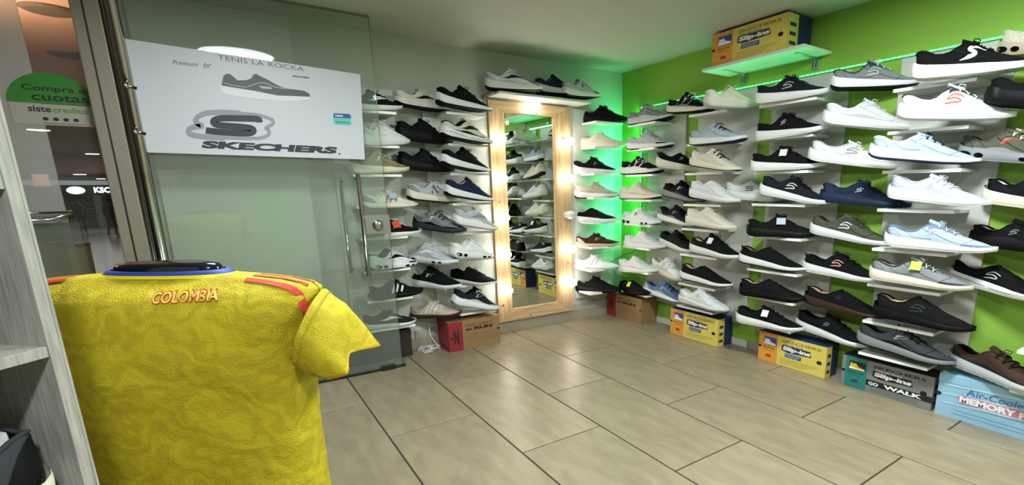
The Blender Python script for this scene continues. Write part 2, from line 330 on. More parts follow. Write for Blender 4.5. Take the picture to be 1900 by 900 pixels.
# people in the mall
def person(x, y, h, face, top, bottom, label, walk=.1, skin='8a5c44'):
    e = empty('person', (x, y, 0), label, 'person')
    J = {'pel': (0, 0, .50), 'chest': (0, 0, .70), 'neck': (0, 0, .82), 'head': (0, -.01, .90), 'top': (0, -.01, .97),
         'lh': (-.05, 0, .48), 'lk': (-.055, -walk * .5, .27), 'la': (-.06, -walk * .2, .045), 'lt': (-.065, -walk * .2 - .07, .018),
         'rh': (.05, 0, .48), 'rk': (.055, walk * .3, .27), 'ra': (.06, walk, .05), 'rt': (.065, walk - .06, .018),
         'ls': (-.105, 0, .79), 'le': (-.135, .01, .62), 'lw': (-.12, -.07, .49), 'lf': (-.12, -.09, .45), 'rs': (.105, 0, .79), 're': (.135, .01, .62), 'rw': (.12, -.07, .49), 'rf': (.12, -.09, .45)}
    E_ = [('pel', 'chest'), ('chest', 'neck'), ('neck', 'head'), ('head', 'top'), ('pel', 'lh'), ('lh', 'lk'), ('lk', 'la'), ('la', 'lt'), ('pel', 'rh'), ('rh', 'rk'), ('rk', 'ra'), ('ra', 'rt'), ('neck', 'ls'), ('ls', 'le'), ('le', 'lw'), ('lw', 'lf'), ('neck', 'rs'), ('rs', 're'), ('re', 'rw'), ('rw', 'rf')]
    RAD = {'pel': .075, 'chest': .088, 'neck': .035, 'head': .056, 'top': .035, 'h': .058, 'k': .038, 'a': .024, 't': .022, 's': .045, 'e': .03, 'w': .021, 'f': .022}
    ks = list(J); me = bpy.data.meshes.new('body'); me.from_pydata([tuple(c * h for c in J[k]) for k in ks], [(ks.index(a), ks.index(b)) for a, b in E_], []); o = bpy.data.objects.new('body', me); COL.objects.link(o)
    sk = o.modifiers.new('s', 'SKIN')
    for k, sv in zip(ks, me.skin_vertices[0].data): r_ = RAD.get(k, RAD.get(k[-1], .03)) * h; sv.radius = (r_, r_ * .8); sv.use_root = (k == 'pel')
    o.modifiers.new('u', 'SUBSURF').levels = 1
    dg = bpy.context.evaluated_depsgraph_get(); m2 = bpy.data.meshes.new_from_object(o.evaluated_get(dg)); bpy.data.objects.remove(o)
    for c in (top, bottom, skin, '1a1512'): m2.materials.append(mat(c, .8))
    for p in m2.polygons:
        z = p.center.z / h; ax = abs(p.center.x) / h; p.use_smooth = True
        p.material_index = 3 if (z > .925 or (z > .86 and p.center.y > .01 * h) or z < .035) else 2 if (z > .83 or (z < .50 and ax > .095)) else 0 if z > .5 else 1
    b = bpy.data.objects.new('body', m2); COL.objects.link(b); b.parent = e; e.rotation_euler = (0, 0, face); return e
person(-3.0, 16.2, 1.02, 2.6, '15161a', '4d2326', 'person in dark jacket and maroon trousers walking by far shop')
person(-3.9, 18.2, 1.0, .4, '5a3028', '22242a', 'person in rust coloured top standing left of far shop', .03)
# green bins
for i, (x, y, c) in enumerate(((-2.22, 5.75, '5f7a2a'), (-1.98, 5.35, '7d8a35'))):
    e = empty('litter_bin', (x, y, 0), ['dark green litter bin on mall floor', 'olive yellow litter bin beside the dark green one'][i], 'bin')
    m = MB(); m.lathe([(.001, .0), (.10, .0), (.11, .56), (.001, .56)], k=20); m.build('body', mat(c, .35), e, smooth=False)
    m = MB(); m.lathe([(.001, .561), (.115, .561), (.11, .60), (.001, .61)], k=20); m.build('lid', mat('2b3320', .4), e)
e = empty('poster_board', (-2.66, 8, 0), 'small pinkish lit poster on stand behind side pane', 'poster')
m = MB(); m.box(-2.74, -2.56, 8, 8.02, 1.30, 1.48); local(m, e).build('panel', mat('d9a99a', .5, es=.5), e)
m = MB(); m.box(-2.66, -2.64, 8.0, 8.02, 0, 1.30); m.box(-2.75, -2.55, 7.9, 8.1, 0, .02); local(m, e).build('stand', mat('555555', .5), e)

# ================================================================== SHOES
PAL = dict(K='08090b', W='dcdee0', G='7d8285', L='b5babf', D='33363a', N='1b2740', B='a5b3c2', V='b2b7c8', C='d8d2c1', E='b8ad9b', O='4a4e3e', R='3a2a22', P='d99b92', X='d5452f', S='5b7296', Y='c9e03a', T='c9a987', M='8f8463', Q='191c22')
STY = {  # heel sole, toe sole, collar height, throat height, nose height
    'run': (.048, .027, .104, .130, .058), 'slip': (.050, .028, .108, .124, .056), 'flat': (.028, .020, .086, .106, .050), 'chunk': (.054, .034, .108, .136, .062), 'air': (.050, .030, .104, .128, .058), 'trail': (.046, .030, .102, .130, .060)}
WID = [(0, 0), (.008, .36), (.03, .58), (.07, .70), (.15, .76), (.3, .74), (.42, .74), (.55, .86), (.68, .99), (.78, .97), (.87, .84), (.935, .63), (.975, .41), (.993, .21), (1, 0)]
def make_shoe(o, L, Wd, sty, up, mid, out, acc, lng, logo=None, lcol='W', lace='K', ex='', hs=1.0, seed=0):
    t1, t2, hc, ht, hn = STY[sty]; hc *= hs; ht *= hs; hn *= hs
    rnd = random.Random(seed); hc *= rnd.uniform(.96, 1.05); ht *= rnd.uniform(.96, 1.05)
    P = lambda k, r=.75, **a: mat(PAL[k], r, spec=(.18 if k in 'KQRDN' else .4), **a)
    hw = lambda s: interp(WID, s) * Wd / 2
    zt = lambda s: interp([(0, t1 * 1.22), (.08, t1 * 1.06), (.3, t1 * .86), (.55, t1 * .42 + t2 * .5), (.8, t2 * .82), (1, t2 * .78)], s)
    zb = lambda s: interp([(0, .020), (.05, .005), (.11, .0), (.66, .0), (.85, .006), (1, .020)], s)
    zz = lambda s: zt(s) + zb(s) * .6
    top = lambda s: interp([(0, hc * .92), (.03, hc), (.08, hc * .98), (.17, hc * .80), (.27, hc * .77), (.36, ht * .86), (.43, ht), (.50, ht * .93), (.60, ht * .76), (.72, ht * .56), (.83, hn * .98), (.91, hn * .80), (.97, hn * .62), (1, hn * .5)], s)
    fm = lambda s: interp([(0, 58), (.34, 54), (.40, 62), (.46, 90), (1, 90)], s) * math.pi / 180
    XL = lambda s, z: (.022 + s * .955) * L + (-.012 * (1 - s) ** 6 * (max(0, (z / hc - .35)) ** 1.5 * 1.3 - .5)) * (L / .45)
    def S(s, a, sg, off=0):
        w_ = hw(s) * .96; f0 = fm(s); f = max(0, min(a, 1)) * f0; h = top(s) - zz(s)
        y = w_ * math.cos(f) ** .72 if f < math.pi / 2 - 1e-6 else 0
        z = zz(s) + h * (math.sin(f) / math.sin(f0)) ** .92
        p = Vector((XL(s, z), sg * y, z))
        if off: p += Vector((0, sg * math.cos(f * .85) * off, math.sin(f * .85) * off)) + (Vector((-off * 1.2 if s < .05 else off * 1.2 if s > .95 else 0, 0, 0)))
        return p
    NS = [0, .006, .02, .045, .08, .13, .19, .25, .30, .34, .38, .42, .47, .52, .57, .62, .67, .72, .77, .82, .87, .91, .945, .972, .99, 1]
    NA = [0, .12, .25, .4, .55, .7, .85, 1]
    m = MB()
    for sg in (1, -1): m.grid([[S(s, a, sg) for a in NA] for s in NS], flip=sg < 0)
    knit = dict(bump=.5, bs=420, weave=1) if sty in ('run', 'slip') else dict(bump=.25, bs=150)
    m.build('upper', P(up, .8, noise=.12, ns=120, **knit), o, smooth=True)
    # lining
    m = MB(); rows = []
    for s in [.012, .03, .07, .13, .2, .27, .33, .38, .43]:
        rim = S(s, 1, 1); yr = max(rim.y, .002); zi = zz(s) + .008; x = rim.x + (.006 if s < .05 else 0)
        rows.append([(x, yr * .97, rim.z), (x, yr * .90, rim.z - .008), (x, yr * .88, zi), (x, 0, zi - .001), (x, -yr * .88, zi), (x, -yr * .90, rim.z - .008), (x, -yr * .97, rim.z)])
    m.grid(rows, flip=True); a0 = rows[-1]; m.poly([a0[0], a0[1], a0[2], a0[3], a0[4], a0[5], a0[6]])
    m.build('lining', P(lng, .9), o, smooth=False)
    ring = [S(s, 1, 1) for s in (.445, .41, .36, .30, .24, .17, .1, .05, .02, .004)] + [S(s, 1, -1) for s in (.004, .02, .05, .1, .17, .24, .30, .36, .41, .445)]
    m = MB(); m.tube(ring, .0052 if sty != 'flat' else .004, 6); m.build('collar', P(acc if 'c' in ex else up, .85), o, smooth=True)
    # tongue
    if lace != '-' or sty != 'slip':
        m = MB(); rows = []
        for t in (0, .25, .5, .75, 1):
            s = .54 - t * .15; z = top(.48) + .002 + (ht * .12 + .006) * t ** 1.3; wy = Wd * (.13 + .07 * t); x = XL(s, z) - .0
            rows.append([(x, wy * q, z - abs(q) ** 2 * .012) for q in (-1, -.6, 0, .6, 1)])
        m.grid(rows); tg = m.build('tongue', P(acc if 't' in ex else up, .85), o, smooth=True, solid=.005)
    # sole
    ns = [0, .004, .015, .035, .07, .12, .2, .3, .4, .5, .6, .7, .78, .85, .9, .94, .97, .99, 1]
    def SO(s, q, sg, off=0):
        w_ = hw(s) * 1.06; t0 = zb(s); t_ = zz(s) + .004 - t0
        k = interp([(0, .90), (.25, 1.0), (.6, 1.02), (1, .955)], q); fl = (.008 if sty in ('chunk', 'run', 'slip') else .003) * (1 - s) ** 5
        return Vector((s * L * (1 + .0) + (-.35 * fl if s < .05 else 0) * math.sin(q * 3.1), sg * (w_ * k + (off if w_ > .001 else 0)), t0 + t_ * q))
    m = MB()
    for sg in (1, -1): m.grid([[Vector((s * L, 0, zb(s)))] + [SO(s, q, sg) for q in (0, .18, .4, .62, .82, 1)] for s in ns], flip=sg < 0)
    msol = m.build('midsole', P(mid, .55), o, smooth=True)
    m = MB(); th = .006
    if sty in ('chunk', 'trail', 'air'):
        n = 11
        for i in range(n):
            s0 = .03 + i * .088; s1 = s0 + .062
            for sg in (1, -1):
                a, b = SO(s0, .0, sg, .002), SO(s1, .0, sg, .002); h = .010 if sty != 'air' else .006
                v = [(a.x, 0, a.z - .002), (a.x, a.y, a.z - .002), (b.x, b.y, b.z - .002), (b.x, 0, b.z - .002)]; w2 = [(a.x, 0, a.z + h * .6), (a.x, a.y, a.z + h), (b.x, b.y, b.z + h), (b.x, 0, b.z + h * .6)]
                k = len(m.v); m.v += v + w2; m.f += [(k, k + 3, k + 2, k + 1), (k + 4, k + 5, k + 6, k + 7), (k, k + 1, k + 5, k + 4), (k + 1, k + 2, k + 6, k + 5), (k + 2, k + 3, k + 7, k + 6)]
    for sg in (1, -1): m.grid([[Vector((s * L, 0, zb(s) - .003)), SO(s, 0, sg, .0006) - Vector((0, 0, .003)), SO(s, .10, sg, .0012)] for s in ns], flip=sg < 0)
    m.build('outsole', P(out, .8), o, smooth=False)
    m = MB()   # side detail of the sole: groove line / windows
    if 'w' in ex:
        for s0, s1 in ((.05, .17), (.20, .29), (.62, .70), (.74, .81)):
            m = MB(); c = [(s0 + s1) / 2 + (s1 - s0) / 2 * math.cos(a * .5236) for a in range(12)]; q = [.42 + .24 * math.sin(a * .5236) for a in range(12)]
            m.poly([SO(a, b, -1, .0012) for a, b in zip(c, q)]); m.build('sole_window', P('K', .15), msol)
    elif 'g' in ex:
        for sg in (1, -1): m.grid([[SO(s, .46 + .12 * math.sin(s * 9), sg, .0009), SO(s, .54 + .12 * math.sin(s * 9), sg, .0009)] for s in [i / 24 for i in range(1, 24)]])
        m.build('sole_line', P('G' if mid in 'WCLE' else 'W', .6), msol)
    # stitched seams
    m = MB(); dk = {'W': 'L', 'C': 'E', 'L': 'G', 'B': 'S', 'V': 'L', 'E': 'G', 'G': 'D', 'M': 'R', 'O': 'K', 'S': 'N', 'N': 'K', 'D': 'K', 'P': 'E'}.get(up, 'Q')
    for cv in ([(.19, .95), (.24, .45), (.32, .15), (.45, .10)], [(.40, .55), (.52, .62), (.66, .70), (.72, 1.0)], [(.70, .0), (.76, .35), (.80, .75), (.80, 1.0)], [(.03, .62), (.10, .50), (.15, .10)], [(.34, .90), (.42, .40), (.60, .18), (.82, .16)]):
        for sg in (1, -1):
            for qd in ribbon2([(x, y * .28) for x, y in spline(cv, 3)], .006): m.poly([S(x, y / .28, sg, .0009) for x, y in qd])
    tag(m.build('seams', P(dk, .8), o), kind='stuff')
    # overlays
    m = MB()
    def patch(s0, s1, f0, f1, off=.0011, n=8):
        for sg in (1, -1): m.grid([[S(s0 + (s1 - s0) * i / n, f0(i / n) + (f1(i / n) - f0(i / n)) * j / 4, sg, off) for j in range(5)] for i in range(n + 1)], flip=sg < 0)
    if 'h' in ex: patch(.002, .17, lambda t: 0, lambda t: .92 - .75 * t ** 1.5)
    if 'm' in ex: patch(.72, .998, lambda t: 0, lambda t: .16 + .34 * t)
    if 'f' in ex: patch(.16, .74, lambda t: 0, lambda t: .14 + .06 * math.sin(t * 6.3), n=14)
    if 'e' in ex: patch(.40, .66, lambda t: .62 + .04 * t, lambda t: .86, n=8)
    if 'd' in ex:
        for k in range(3):
            for sg in (1, -1):
                pts = spline([(.20 + .16 * k, .08), (.27 + .16 * k, .42), (.25 + .17 * k, .75)], 4)
                for qd in ribbon2([(x, y * .33) for x, y in pts], .022): m.poly([S(x, y / .33, sg, .0014) for x, y in qd])
    if m.v: m.build('overlay', P(acc, .6), o, smooth=True)
    # logo
    if logo:
        m = MB(); sides = (-1,)
        def rib(pts, wd, off=.0022):
            for qd in ribbon2(pts, wd): m.poly([S(x, y / .28, -1, off) for x, y in qd])
        if logo == 'S': rib(spline([(.535, .122), (.48, .132), (.42, .129), (.395, .112), (.42, .098), (.48, .092), (.51, .078), (.495, .062), (.44, .056), (.38, .060)], 3), .012)
        if logo == 's': rib(spline([(.49, .120), (.45, .126), (.415, .118), (.42, .106), (.46, .100), (.47, .088), (.44, .080), (.40, .082)], 3), .009)
        if logo == 'Z': rib(spline([(.60, .150), (.53, .165), (.47, .150), (.465, .122), (.51, .100), (.50, .072), (.44, .050), (.39, .044)], 3), [.008, .014, .02, .028] + [.036] * 14 + [.024, .016, .01, .006])
        if logo == 'n':
            c = spline([(.26, .17), (.34, .115), (.44, .095), (.56, .125), (.70, .165)], 5); n = len(c); rib(c, [.004 + .05 * (math.sin(math.pi * min(1, (1 - i / (n - 1)) * 1.12)) ** 1.2 if i < n - 1 else 0) for i in range(n)])
        if logo == 'a':
            for k in range(3):
                m = MB(); rib([(.34 + k * .085, .035), (.375 + k * .085, .115), (.41 + k * .085, .20)], .032); m.v and m.build('side_stripe', P(lcol, .5), o)
            m = MB()
        if logo == 'N': rib([(.40, .04), (.43, .17)], .022); rib([(.43, .17), (.50, .05)], .022); rib([(.50, .05), (.53, .17)], .022)
        if logo == 'q':
            for sg in sides: m.poly([S(x, y, sg, .002) for x, y in ((.40, .30), (.52, .42), (.55, .62), (.43, .50))])
        if m.v: m.build('logo', P(lcol, .5), o)
    # laces
    if lace != '-':
        m = MB()
        for k in range(6):
            s = .475 + k * .037; pts = []
            for j in range(7):
                t = j / 6 * 2 - 1; a = 1 - abs(t) * .42; sg = 1 if t >= 0 else -1; pts.append(S(s + (.02 * t if k % 2 else -.02 * t), a, sg, .0045))
            m.tube(pts, .0028, 4, caps=False)
        c = S(.48, 1, 1, .008)
        for sg in (1, -1): m.tube([c + Vector((0, 0, 0)), c + Vector((.004, sg * .022, .010)), c + Vector((.022, sg * .036, .004)), c + Vector((.028, sg * .022, -.003)), c + Vector((.006, sg * .004, 0))], .0022, 4)
        m.build('laces', P(lace, .8), o, smooth=True)
    # heel tab, swing tags, insole label
    if 'l' in ex:
        c = S(.0, 1, 1); m = MB(); m.tube([c + Vector((.004, 0, -.006)), c + Vector((-.010, 0, .004)), c + Vector((-.008, 0, .014)), c + Vector((.004, 0, .008))], .003, 5); m.build('heel_loop', P(acc if acc != 'W' else up, .8), o, smooth=True)
    if 'b' in ex:
        c = S(.2, 1, -1); m = MB(); rr = [[(XL(s, .05), y * Wd * .22, top(s) - .012 + .016 * math.sin((s - .1) * 9)) for y in (-1, 0, 1)] for s in (.14, .2, .26, .32)]; m.grid(rr); m.build('insole', P('T', .8), o, smooth=True, solid=.003)
    for ch, tc_, sz in (('1', 'W', (.045, .045)), ('2', 'X', (.055, .05)), ('3', 'Y', (.05, .032)), ('4', 'B', (.055, .035))):
        if ch in ex:
            m = MB(); s_ = .47; sg = -1 if Wd > 0 else 1
            for side in (-1,):
                a = S(s_, .66, side, .010); b = a + Vector((0, side * .026, -.040))
                m.quad(a + Vector((-sz[0] / 2, 0, 0)), a + Vector((sz[0] / 2, 0, 0)), b + Vector((sz[0] / 2, 0, 0)), b + Vector((-sz[0] / 2, 0, 0)))
            tgo = m.build('swing_tag', P(tc_, .5), o, solid=.0015)
def place_shoe(H, T, label, wid=.14, group='display shoes', **k):
    H = Vector(H); T = Vector(T); H.z -= .020; T.z -= .014; d = T - H; L = d.length * 1.0
    e = bpy.data.objects.new('shoe', None); COL.objects.link(e); e.empty_display_size = .05
    x = d.normalized(); y = Vector((0, 0, 1)).cross(x).normalized(); z = x.cross(y)
    e.matrix_world = Matrix.Translation(H) @ Matrix((x, y, z)).transposed().to_4x4()
    tag(e, label, 'shoe', group); make_shoe(e, L, wid, **k); return e

# ================================================================== SHELVES
CAMP = cam.matrix_world.translation.copy()
def at(u, v, ax, val):
    "point of the world plane (axis ax = val) that the photograph shows at (u, v)"
    d = Vector([sum(R[k][j] * c for k, c in enumerate(((u - 1098.9554) / 935.0484, (v - 568.1069) / 935.0484, 1))) for j in range(3)])
    return CAMP + d * ((val - CAMP[ax]) / d[ax])
SHW = mat('d2d5d0', .35, noise=.03, ns=5)
ORD = ['top', 'second', 'third', 'fourth', 'fifth', 'sixth', 'seventh', 'bottom']
def shelf(x0, x1, y0, y1, z, lab, grp, axis):
    e = empty('wall_shelf', ((x0 + x1) / 2, (y0 + y1) / 2, z), lab, 'shelf', grp)
    m = MB(); m.box(x0, x1, y0, y1, z - .0165, z - .0005); local(m, e).build('board', SHW, e, bevel=.0015)
    m = MB()
    if axis == 'r': m.box(x0 - .0012, x0 + .0004, y0, y1, z - .0165, z - .0005)
    else: m.box(x0, x1, y0 - .0012, y0 + .0004, z - .0165, z - .0005)
    local(m, e).build('edge_band', mat('eef1ee', .3), e)
ZR = dict(A=[1.723, 1.523, 1.314, 1.107, .897, .696, .485, .281], B=[1.725, 1.519, 1.31, 1.08, .895, .694, .458, .274], C=[1.715, 1.51, 1.30, 1.095, .882, .655, .465, .276], D=[1.69, 1.481, 1.282, 1.082, .867, .665, .451, .258],
          M1=[1.70, 1.488, 1.304, 1.10, .893, .671, .466, .26], M3=[1.73, 1.52, 1.318, 1.105, .892, .692, .498, .28], N=[1.757, 1.549, 1.329, 1.125, .912, .694, .489, .28])
XF = 2.39
for i in range(8):
    o_ = ORD[i]
    shelf(XF, XR - .0195, -.255 + .009 * i, .08 + .011 * i, ZR['A'][i], 'white shelf, %s one of the corner column on green wall' % o_, 'shelves of the green wall', 'r')
    shelf(XF, XR - .0195, -.975 + .006 * i, -.62 + .009 * i, ZR['B'][i], 'white shelf, %s one of second column from corner' % o_, 'shelves of the green wall', 'r')
    shelf(XF, XR - .0195, -1.63 + .006 * i, -1.235 + .003 * i, ZR['C'][i], 'white shelf, %s one of third column from corner' % o_, 'shelves of the green wall', 'r')
    shelf(XF, XR - .0195, -2.42 + .003 * i, -2.055 + .003 * i, ZR['D'][i], 'white shelf, %s one of fourth column from corner' % o_, 'shelves of the green wall', 'r')
    shelf(XF, XR - .0195, -3.12, -2.75, ZR['D'][i], 'white shelf, %s one at the cut off right edge' % o_, 'shelves of the green wall', 'r')
    shelf(.20, .505, .20, YB - .0195, ZR['M1'][i], 'white shelf, %s one behind the glass door' % o_, 'shelves of the back wall', 'b')
    shelf(.845, 1.145, .20, YB - .0195, ZR['M3'][i], 'white shelf, %s one just left of the mirror' % o_, 'shelves of the back wall', 'b')
    shelf(2.135 - .01 * i, 2.43 - .006 * i, .20, YB - .0195, ZR['N'][i], 'white shelf, %s one just right of the mirror' % o_, 'shelves of the back wall', 'b')
def bracket(e, x0, x1, y, z):
    m = MB(); m.box(x0, x1, y - .012, y + .012, z - .022, z - .0170); m.box(x1 - .012, x1, y - .02, y + .02, z - .085, z - .017); local(m, e); b = m.build('bracket', mat('b4b6b2', .3, .8), e)
    m = MB()
    for k in (-1, 1): m.box(x1 - .0135, x1 - .0125, y + k * .010 - .003, y + k * .010 + .003, z - .075, z - .03)
    local(m, e).build('slot', BLK, b)
e = empty('wall_shelf', (2.46, -1.185, 2.0), 'long white shelf under yellow box near the ceiling', 'shelf')
m = MB(); m.box(2.31, XR - .0006, -1.572, -.80, 1.983, 2.0); local(m, e).build('board', SHW, e, bevel=.0015); bracket(e, 2.40, XR - .0006, -1.47, 2.0); bracket(e, 2.40, XR - .0006, -.93, 2.0)
e = empty('wall_shelf', (1.67, .31, 1.905), 'long white shelf just above the wooden mirror', 'shelf')
m = MB(); m.box(1.255, 2.10, .20, YB - .0006, 1.888, 1.905); local(m, e).build('board', SHW, e, bevel=.0015)
m = MB(); m.box(1.215, 1.2545, .24, YB - .0006, 1.888, 1.902); m.box(1.222, 1.234, YB - .03, YB - .001, 1.80, 1.888); local(m, e).build('bracket', mat('8a8078', .35, .7), e)
# ================================================================== MIRROR
def pine(ax):
    m = bpy.data.materials.new('pine'); m.use_nodes = True; nt = m.node_tree; b = nt.nodes['Principled BSDF']
    tc = nt.nodes.new('ShaderNodeTexCoord'); mp = nt.nodes.new('ShaderNodeMapping'); mp.inputs['Scale'].default_value = (38, 38, 2.2) if ax == 'z' else (2.2, 38, 38)
    n = nt.nodes.new('ShaderNodeTexNoise'); n.inputs['Scale'].default_value = 1.6; n.inputs['Detail'].default_value = 5; n.inputs['Distortion'].default_value = .5
    r = nt.nodes.new('ShaderNodeValToRGB'); r.color_ramp.elements[0].position = .32; r.color_ramp.elements[0].color = (*lin('a3835c'), 1); r.color_ramp.elements[1].position = .66; r.color_ramp.elements[1].color = (*lin('c8aa82'), 1)
    nt.links.new(tc.outputs['Object'], mp.inputs[0]); nt.links.new(mp.outputs[0], n.inputs['Vector']); nt.links.new(n.outputs['Fac'], r.inputs[0]); nt.links.new(r.outputs[0], b.inputs['Base Color']); b.inputs['Roughness'].default_value = .5; return m
PZ, PX = pine('z'), pine('x')
mi = empty('standing_mirror', (1.62, .40, .10), 'tall wooden framed mirror with light bulbs on back wall', 'mirror')
X0, X1, Z0, Z1, IX0, IX1, IZ0, IZ1, YF = 1.248, 1.998, .105, 1.868, 1.380, 1.845, .205, 1.787, .380
def board(pts, mt):
    m = MB(); n = len(pts); m.v = [(x, YF, z) for x, z in pts] + [(x, YB - .012, z) for x, z in pts]; m.f = [tuple(range(n)), tuple(reversed(range(n, 2 * n)))] + [(i, i + n, (i + 1) % n + n, (i + 1) % n) for i in range(n)]
    local(m, mi); return m.build('frame_board', mt, mi, bevel=.002)
g = .0008
board([(X0, Z0), (IX0, IZ0 + g), (IX0, IZ1 - g), (X0, Z1)], PZ); board([(IX1, IZ0 + g), (X1, Z0), (X1, Z1), (IX1, IZ1 - g)], PZ)
board([(X0 + g, Z0), (X1 - g, Z0), (IX1, IZ0), (IX0, IZ0)], PX); board([(IX0, IZ1), (IX1, IZ1), (X1 - g, Z1), (X0 + g, Z1)], PX)
m = MB(); m.quad((IX0 - .01, YF + .018, IZ0 - .01), (IX1 + .01, YF + .018, IZ0 - .01), (IX1 + .01, YF + .018, IZ1 + .01), (IX0 - .01, YF + .018, IZ1 + .01)); local(m, mi).build('mirror_glass', mat('e6efe9', .0, 1), mi)
m = MB(); m.box(IX1 - .010, IX1 - .0006, YF + .004, YF + .0175, IZ0 + .001, IZ1 - .001); local(m, mi).build('inner_bead', mat('c6a46f', .4), mi)
m = MB()
for x, z, r_ in ((1.92, 1.62, .010), (1.67, 1.80, .006), (1.29, .25, .009), (1.55, .13, .007), (1.95, .55, .006), (1.30, 1.1, .006)): m.lathe([(.0005, -.001), (r_, -.001), (r_, .0)], c=(x, YF - .0004, z), axis='y', k=10, sx=1.3)
local(m, mi).build('wood_knot', mat('6e4a2a', .6), mi)
m = MB(); m.poly([(IX0 + .03 + .022 * math.cos(a * .628) * (1 if a % 2 else .6), YF + .0172, IZ1 - .075 + .022 * math.sin(a * .628) * (1 if a % 2 else .6)) for a in range(10)]); local(m, mi).build('flower_sticker', mat('e4e8e4', .5), mi)
BULBS = [(1.306, z) for z in (1.58, 1.283, .98, .685, .385)] + [(1.943, z) for z in (1.590, 1.287, .977, .680, .379)] + [(1.627, 1.838)]
for i, (x, z) in enumerate(BULBS):
    side = 'left' if i < 5 else 'right'; off = i == 7
    lab = 'glowing globe bulb at the top of mirror frame' if i == 10 else '%s globe bulb, %s on the %s mirror board' % ('unlit clear' if off else 'glowing', ['topmost', 'second', 'middle', 'fourth', 'lowest'][i % 5], side)
    e = empty('globe_bulb', (x, YF - .002, z), lab, 'light bulb', 'globe bulbs on the mirror frame')
    m = MB(); m.lathe([(.001, .0), (.028, .0), (.026, -.012), (.016, -.020), (.001, -.02)], axis='y', k=16); m.build('socket', mat('e6e4dc', .35), e, smooth=False)
    m = MB(); pr = [(.012, -.018)] + [(.046 * math.sin(a), -.062 - .044 * -math.cos(a) * -1) for a in [2.75, 2.4, 2.0, 1.57, 1.1, .7, .35, .01]]
    pr = [(.012, -.016)] + [(.046 * math.sin(a), -.062 + .046 * -math.cos(a)) for a in [2.8, 2.4, 2.0, 1.57, 1.1, .7, .35, .02]]
    m.lathe(pr, axis='y', k=20, sy=.82); m.build('globe', mat('cfd4cf', .12, noise=.1) if off else mat('fff6ea', .4, es=24), e, smooth=True)
# ================================================================== LED STRIP
led = empty('led_strip', (XR - .02, -1.0, 1.889), 'green glowing LED strip along the top of green wall panels', 'LED strip')
m = MB(); m.box(XR - .012, XR - .0008, -3.4, .150, 1.883, 1.893); m.box(XR - .010, XR - .0008, .139, .149, .70, 1.8829); local(m, led).build('strip', mat('9fe8bd', .4), led)
m = MB(); y = .14
while y > -3.4: m.box(XR - .0152, XR - .0125, y - .010, y + .010, 1.884, 1.892); y -= .032
z = 1.86
while z > .71: m.box(XR - .0128, XR - .0105, .1395, .1485, z - .008, z + .008); z -= .030
local(m, led); tag(m.build('led_diodes', mat((.04, 1.0, .13), .4, es=5), led), kind='stuff')
m = MB(); m.tube(spline([(XR - .02, .144, .70), (2.56, .17, .63), (2.47, .30, .56), (2.38, YB - .03, .47)], 5), .003, 5); local(m, led).build('lead', mat('1c1c1c', .5), led, smooth=True)
area('led_light_top', (XR - .022, -1.6, 1.889), .012, 2.6, (.10, 1, .36), rot=(0, math.pi / 2 + .25, 0), shape='RECTANGLE', sy=3.4)
area('led_light_side', (XR - .024, .150, 1.30), .012, 7, (.06, 1, .30), rot=Vector((-.72, .69, 0)).to_track_quat('-Z', 'Y').to_euler(), shape='RECTANGLE', sy=1.16)
# ================================================================== SIGN
sg = empty('hanging_sign', (-.25, .07, 1.65), 'large white printed sign on glass with big grey S emblem', 'sign')
YS = .068
m = MB(); q = [(-.776, 1.919), (.275, 1.881), (.250, 1.387), (-.780, 1.395)]; m.v = [(x, YS, z) for x, z in q] + [(x, YS + .006, z) for x, z in q]; m.f = [(0, 3, 2, 1), (4, 5, 6, 7)] + [(i, i + 4, (i + 1) % 4 + 4, (i + 1) % 4) for i in range(4)]; m.f = [tuple(f) for f in m.f]
local(m, sg).build('board', mat('c3c8d1', .45), sg)
def sp_(x, y, d=.0012): p = at(300 + x * .2445, 80 + y * .2445, 1, YS); return Vector((p.x, YS - d, p.z))
INK = mat('1c222c', .5); GRY = mat('8c929c', .5)
def sribbon(mb, pts, wd, d):
    for qd in ribbon2(spline(pts, 5), wd): mb.poly([sp_(x, y, d) for x, y in qd])
m = MB(); sribbon(m, [(600, 532), (480, 526), (380, 527), (320, 537), (275, 560), (258, 590), (280, 615), (310, 629), (255, 636), (218, 648), (203, 668), (218, 690), (265, 703), (340, 713), (480, 720)], 40, .0011); sribbon(m, [(600, 534), (720, 545), (790, 562), (840, 585), (845, 610), (812, 632), (790, 645), (812, 662), (814, 690), (785, 710), (730, 722), (600, 722), (480, 718)], 26, .0013); local(m, sg).build('emblem_shadow', GRY, sg)
m = MB(); sribbon(m, [(742, 602), (738, 584), (705, 574), (600, 572), (500, 570), (440, 572), (400, 584), (392, 600), (410, 616), (450, 624), (520, 630), (600, 636), (665, 644), (692, 656), (696, 670), (672, 682), (620, 684), (540, 681), (440, 674), (370, 667), (335, 662)], 48, .0016); local(m, sg).build('emblem', INK, sg)
def stext(t, a, b, hpx, shear=0, bold=0, d=.0014, mt=INK, nm='lettering'):
    A, B = sp_(*a, 0), sp_(*b, 0); C_ = sp_(a[0], a[1] - hpx, 0); r = (B - A); F = Face(A, r.normalized(), (0, 0, 1), (0, -1, 0)); m = MB(); F.text(m, t, 0, 0, r.length, (C_ - A).length, d=d, shear=shear, bold=bold); local(m, sg); return m.build(nm, mt, sg)
stext('SKECHERS', (300, 797), (1325, 840), 58, shear=.35, bold=.06); stext('.', (1342, 846), (1358, 847), 12, d=.0014)
